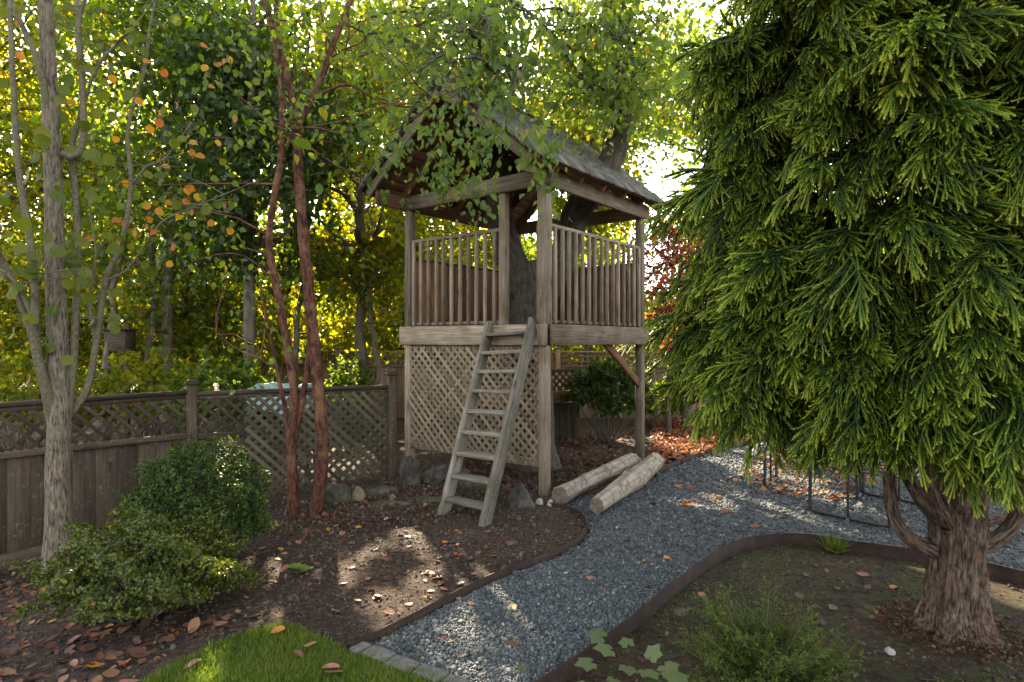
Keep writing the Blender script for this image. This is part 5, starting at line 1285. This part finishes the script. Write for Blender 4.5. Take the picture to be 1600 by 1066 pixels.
# ------------------------------------------------------------------ things in the neighbour's yard
tY = 8.6; e = thing('covered_table', P(440, 640, tY), 'pale teal tarpaulin draped over something behind the fence', 'tarpaulin')
X0, X1 = P(392, 600, tY)[0], P(492, 600, tY)[0]; n = 24; m = 12; V = []
for i in range(n):
    for j in range(m):
        s, t_ = i / (n - 1), j / (m - 1); x = X0 + (X1 - X0) * s; y = tY - .25 + .5 * t_
        edge = max(abs(s - .5) * 2, abs(t_ - .5) * 2); z = 1.0 - .02 * math.sin(s * 21) * math.sin(t_ * 5 + s * 7) - .025 * math.sin(s * 9 + 2) - (0.35 * max(0, edge - .93) / .07 if edge > .93 else 0)
        V.append([x, y, z])
k = (np.arange(n - 1)[:, None] * m + np.arange(m - 1)[None]).ravel()
meshobj('tarpaulin', V, P(440, 640, tY), e, quads=np.stack([k, k + m, k + m + 1, k + 1], -1), mat='tarp_teal', smooth=True)
for sx in (X0 + .05, X1 - .05):
    for sy in (-.17, .17): bar('leg', (sx, tY + sy, -.2), (sx, tY + sy, .915), .05, .05, 'wood_fence', e)
bar('table_top', (X0 + .03, tY, .93), (X1 - .03, tY, .93), .42, .03, 'wood_fence', e)
nbx = P(188, 533, 10.3); e = thing('nest_box', nbx, 'brown weathered wooden nest box hung among the trees', 'nest box')
bar('box', nbx + [-.17, 0, 0], nbx + [.17, 0, 0], .3, .34, 'wood_fence', e); bar('lid', nbx + [-.2, -.02, .185], nbx + [.2, -.02, .185], .38, .025, 'wood_fence', e)
bar('pole', nbx + [0, .19, -1.9], nbx + [0, .19, .3], .07, .07, 'wood_fence', e, up=(0, 1, 0))

# ------------------------------------------------------------------ fallen leaves
r_ = np.random.default_rng(41)
an_ = np.arange(12) / 12 * 2 * np.pi
FV = np.vstack([[[0, 0, 0]], np.stack([0.36 * np.sin(an_) * (1 - 0.22 * np.cos(an_)), -0.5 * np.cos(an_), 0 * an_], -1)]); FV[7, 1] += .1; FV[1, 1] -= .04
FF = np.array([[0, 1 + k, 1 + (k + 1) % 12] for k in range(12)])
FMS = {}
for m in ('fallen_pink', 'fallen_brown', 'fallen_orange'):
    FMS[m] = []
    for k in range(4):
        V = FV.copy(); V[:, 2] = 0.22 * np.abs(V[:, 0]) ** 1.2 * (1 if k % 2 else 2.2) + (0.35 if k > 1 else 0.12) * V[:, 1] ** 2; V[1:, :2] *= 1 + r_.normal(0, .05, (12, 1)); FMS[m].append(npmesh('fallen_leaf', V, FF, mat=m, smooth=True))
def drop(pts, zf, where, cols, smin, smax, own=None):
    for ip, p in enumerate(pts):
        m = cols[r_.integers(len(cols))]; s = r_.uniform(smin, smax); z = float(zf(np.array(p[0]), np.array(p[1])))
        M = T3((p[0], p[1], z + .006)) @ Matrix.Rotation(r_.uniform(0, 6.28), 4, 'Z') @ Matrix.Rotation(r_.normal(0, .22), 4, 'X') @ Matrix.Rotation(r_.normal(0, .22), 4, 'Y') @ Matrix.Scale(s, 4)
        o = bpy.data.objects.new('fallen_leaf', FMS[m][r_.integers(4)]); link(o, M)
        cn = {'fallen_pink': 'pinkish', 'fallen_brown': 'dull brown', 'fallen_orange': 'orange'}[m]
        tag(o, f'{cn} fallen leaf {own[ip]}' if own else f'{cn} fallen leaf lying {where}', 'leaf', 'fallen leaves on the lawn' if own else f'{cn} fallen leaves {where}')
PB, PO = 'fallen_pink', 'fallen_orange'; BR = 'fallen_brown'
lowleft = [tuple(G(*q)[:2]) for q in ((-20, 880), (60, 900), (150, 950), (330, 960), (420, 960), (330, 1000), (230, 1050), (200, 1080), (-20, 1080))]
drop(sample(lowleft, 105, r=r_), ground_z, 'on soil in front of the azalea', [PB, PB, PB, BR, BR, PO], .045, .088)
mid = [tuple(G(*q)[:2]) for q in ((390, 860), (520, 820), (680, 830), (880, 830), (760, 895), (640, 950), (545, 1000), (440, 965))]
drop(sample(mid, 70, r=r_), ground_z, 'on the soil bed before the ladder', [PB, PB, BR, BR, PO], .035, .075)
near_g = [tuple(G(*q)[:2]) for q in ((700, 950), (880, 880), (1000, 850), (1080, 850), (960, 960), (840, 1040), (720, 1040), (620, 1010))]
drop(sample(near_g, 11, r=r_), gravel_z, 'on the gravel path', [PB, PO, BR], .05, .08)
far_g = [tuple(G(*q)[:2]) for q in ((1060, 740), (1180, 710), (1250, 760), (1300, 800), (1130, 830), (1000, 800))]
drop(sample(far_g, 24, r=r_), gravel_z, 'on the gravel path', [PO, PB, BR], .06, .1)
drop(np.array([G(*q)[:2] for q in ((434, 996), (486, 1020), (465, 1034), (518, 1055), (522, 1062), (300, 1050))]), lambda x, y: lawn_z(x, y) + .022, 'on the lawn', [PO, PB, BR], .06, .085, ['on the grass just below the pointed tip of the lawn', 'on the grass halfway between lawn tip and pavers', 'on the middle of the lawn below the one by the pavers', 'on the lawn touching another leaf, the farther of the pair', 'on the lawn touching another leaf, the nearer of the pair', 'on the grass near the ragged soil side of the lawn'])
rb_px = [tuple(G(*q, -.09)[:2]) for q in ((1000, 1000), (1100, 920), (1250, 860), (1420, 900), (1420, 1040), (1100, 1066))]
drop(sample(rb_px, 16, r=r_), ground_z, 'on the bed under the cedar', [BR, BR, PO, PB], .05, .08)
def litter(name, poly, n, label, mat='leaf_litter', size=.07, zf=ground_z, tm=None):
    p = sample(poly, n, r=r_); acc = Acc(); d = np.stack([r_.normal(0, 1, n), r_.normal(0, 1, n), r_.normal(0, .25, n)], -1)
    place(acc, tm or (LEAF6[0] * [1.4, 1, 2.4], LEAF6[1]), np.stack([p[:, 0], p[:, 1], zf(p[:, 0], p[:, 1]) + r_.uniform(.004, .035, n)], -1), d, r_.normal(0, .35, (n, 3)) + [0, 0, 1], size * r_.lognormal(0, .25, n), np.clip(r_.beta(2, 2, n), 0, 1))
    tag(acc.build(name, mat), label, 'leaf litter', kind='stuff')
litter('leaf_litter', [tuple(G(*q)[:2]) for q in ((1015, 735), (1020, 660), (1080, 644), (1250, 646), (1330, 672), (1215, 690), (1160, 696), (1075, 718))], 5200, 'thick orange-brown leaf litter between far fence and gravel')
litter('leaf_litter', [tuple(G(*q)[:2]) for q in ((640, 745), (880, 680), (1010, 668), (1000, 730), (880, 770), (800, 775))], 1100, 'scattered brown leaf litter under the playhouse', 'leaf_litter_dark', .055)
litter('leaf_litter', [tuple(G(*q)[:2]) for q in ((400, 830), (600, 760), (820, 775), (700, 815), (450, 850))], 700, 'small dead leaves along the fence and stones', 'leaf_litter_dark', size=.032)
litter('leaf_litter', [tuple(G(*q)[:2]) for q in ((1150, 700), (1300, 690), (1420, 720), (1300, 790), (1180, 760))], 420, 'orange leaves blown over gravel by the metal seats', zf=gravel_z)
litter('leaf_litter', [(cb[0] + .42 * math.cos(a), cb[1] + .4 * math.sin(a)) for a in np.arange(14) / 14 * 6.28], 900, 'brown needle crumbs heaped round the foot of the cedar', 'leaf_litter_dark', .022)
litter('leaf_litter', mid, 420, 'crumbs of dead leaf over the soil bed below the ladder', 'leaf_litter_dark', size=.018)
litter('leaf_litter', lowleft, 260, 'dead leaf carpet round the foot of the pale trunk', 'leaf_litter_dark', size=.045, tm=(FV + np.stack([0 * FV[:, 0], 0 * FV[:, 0], .5 * FV[:, 0] ** 2 + .3 * FV[:, 1] ** 2], -1), FF))
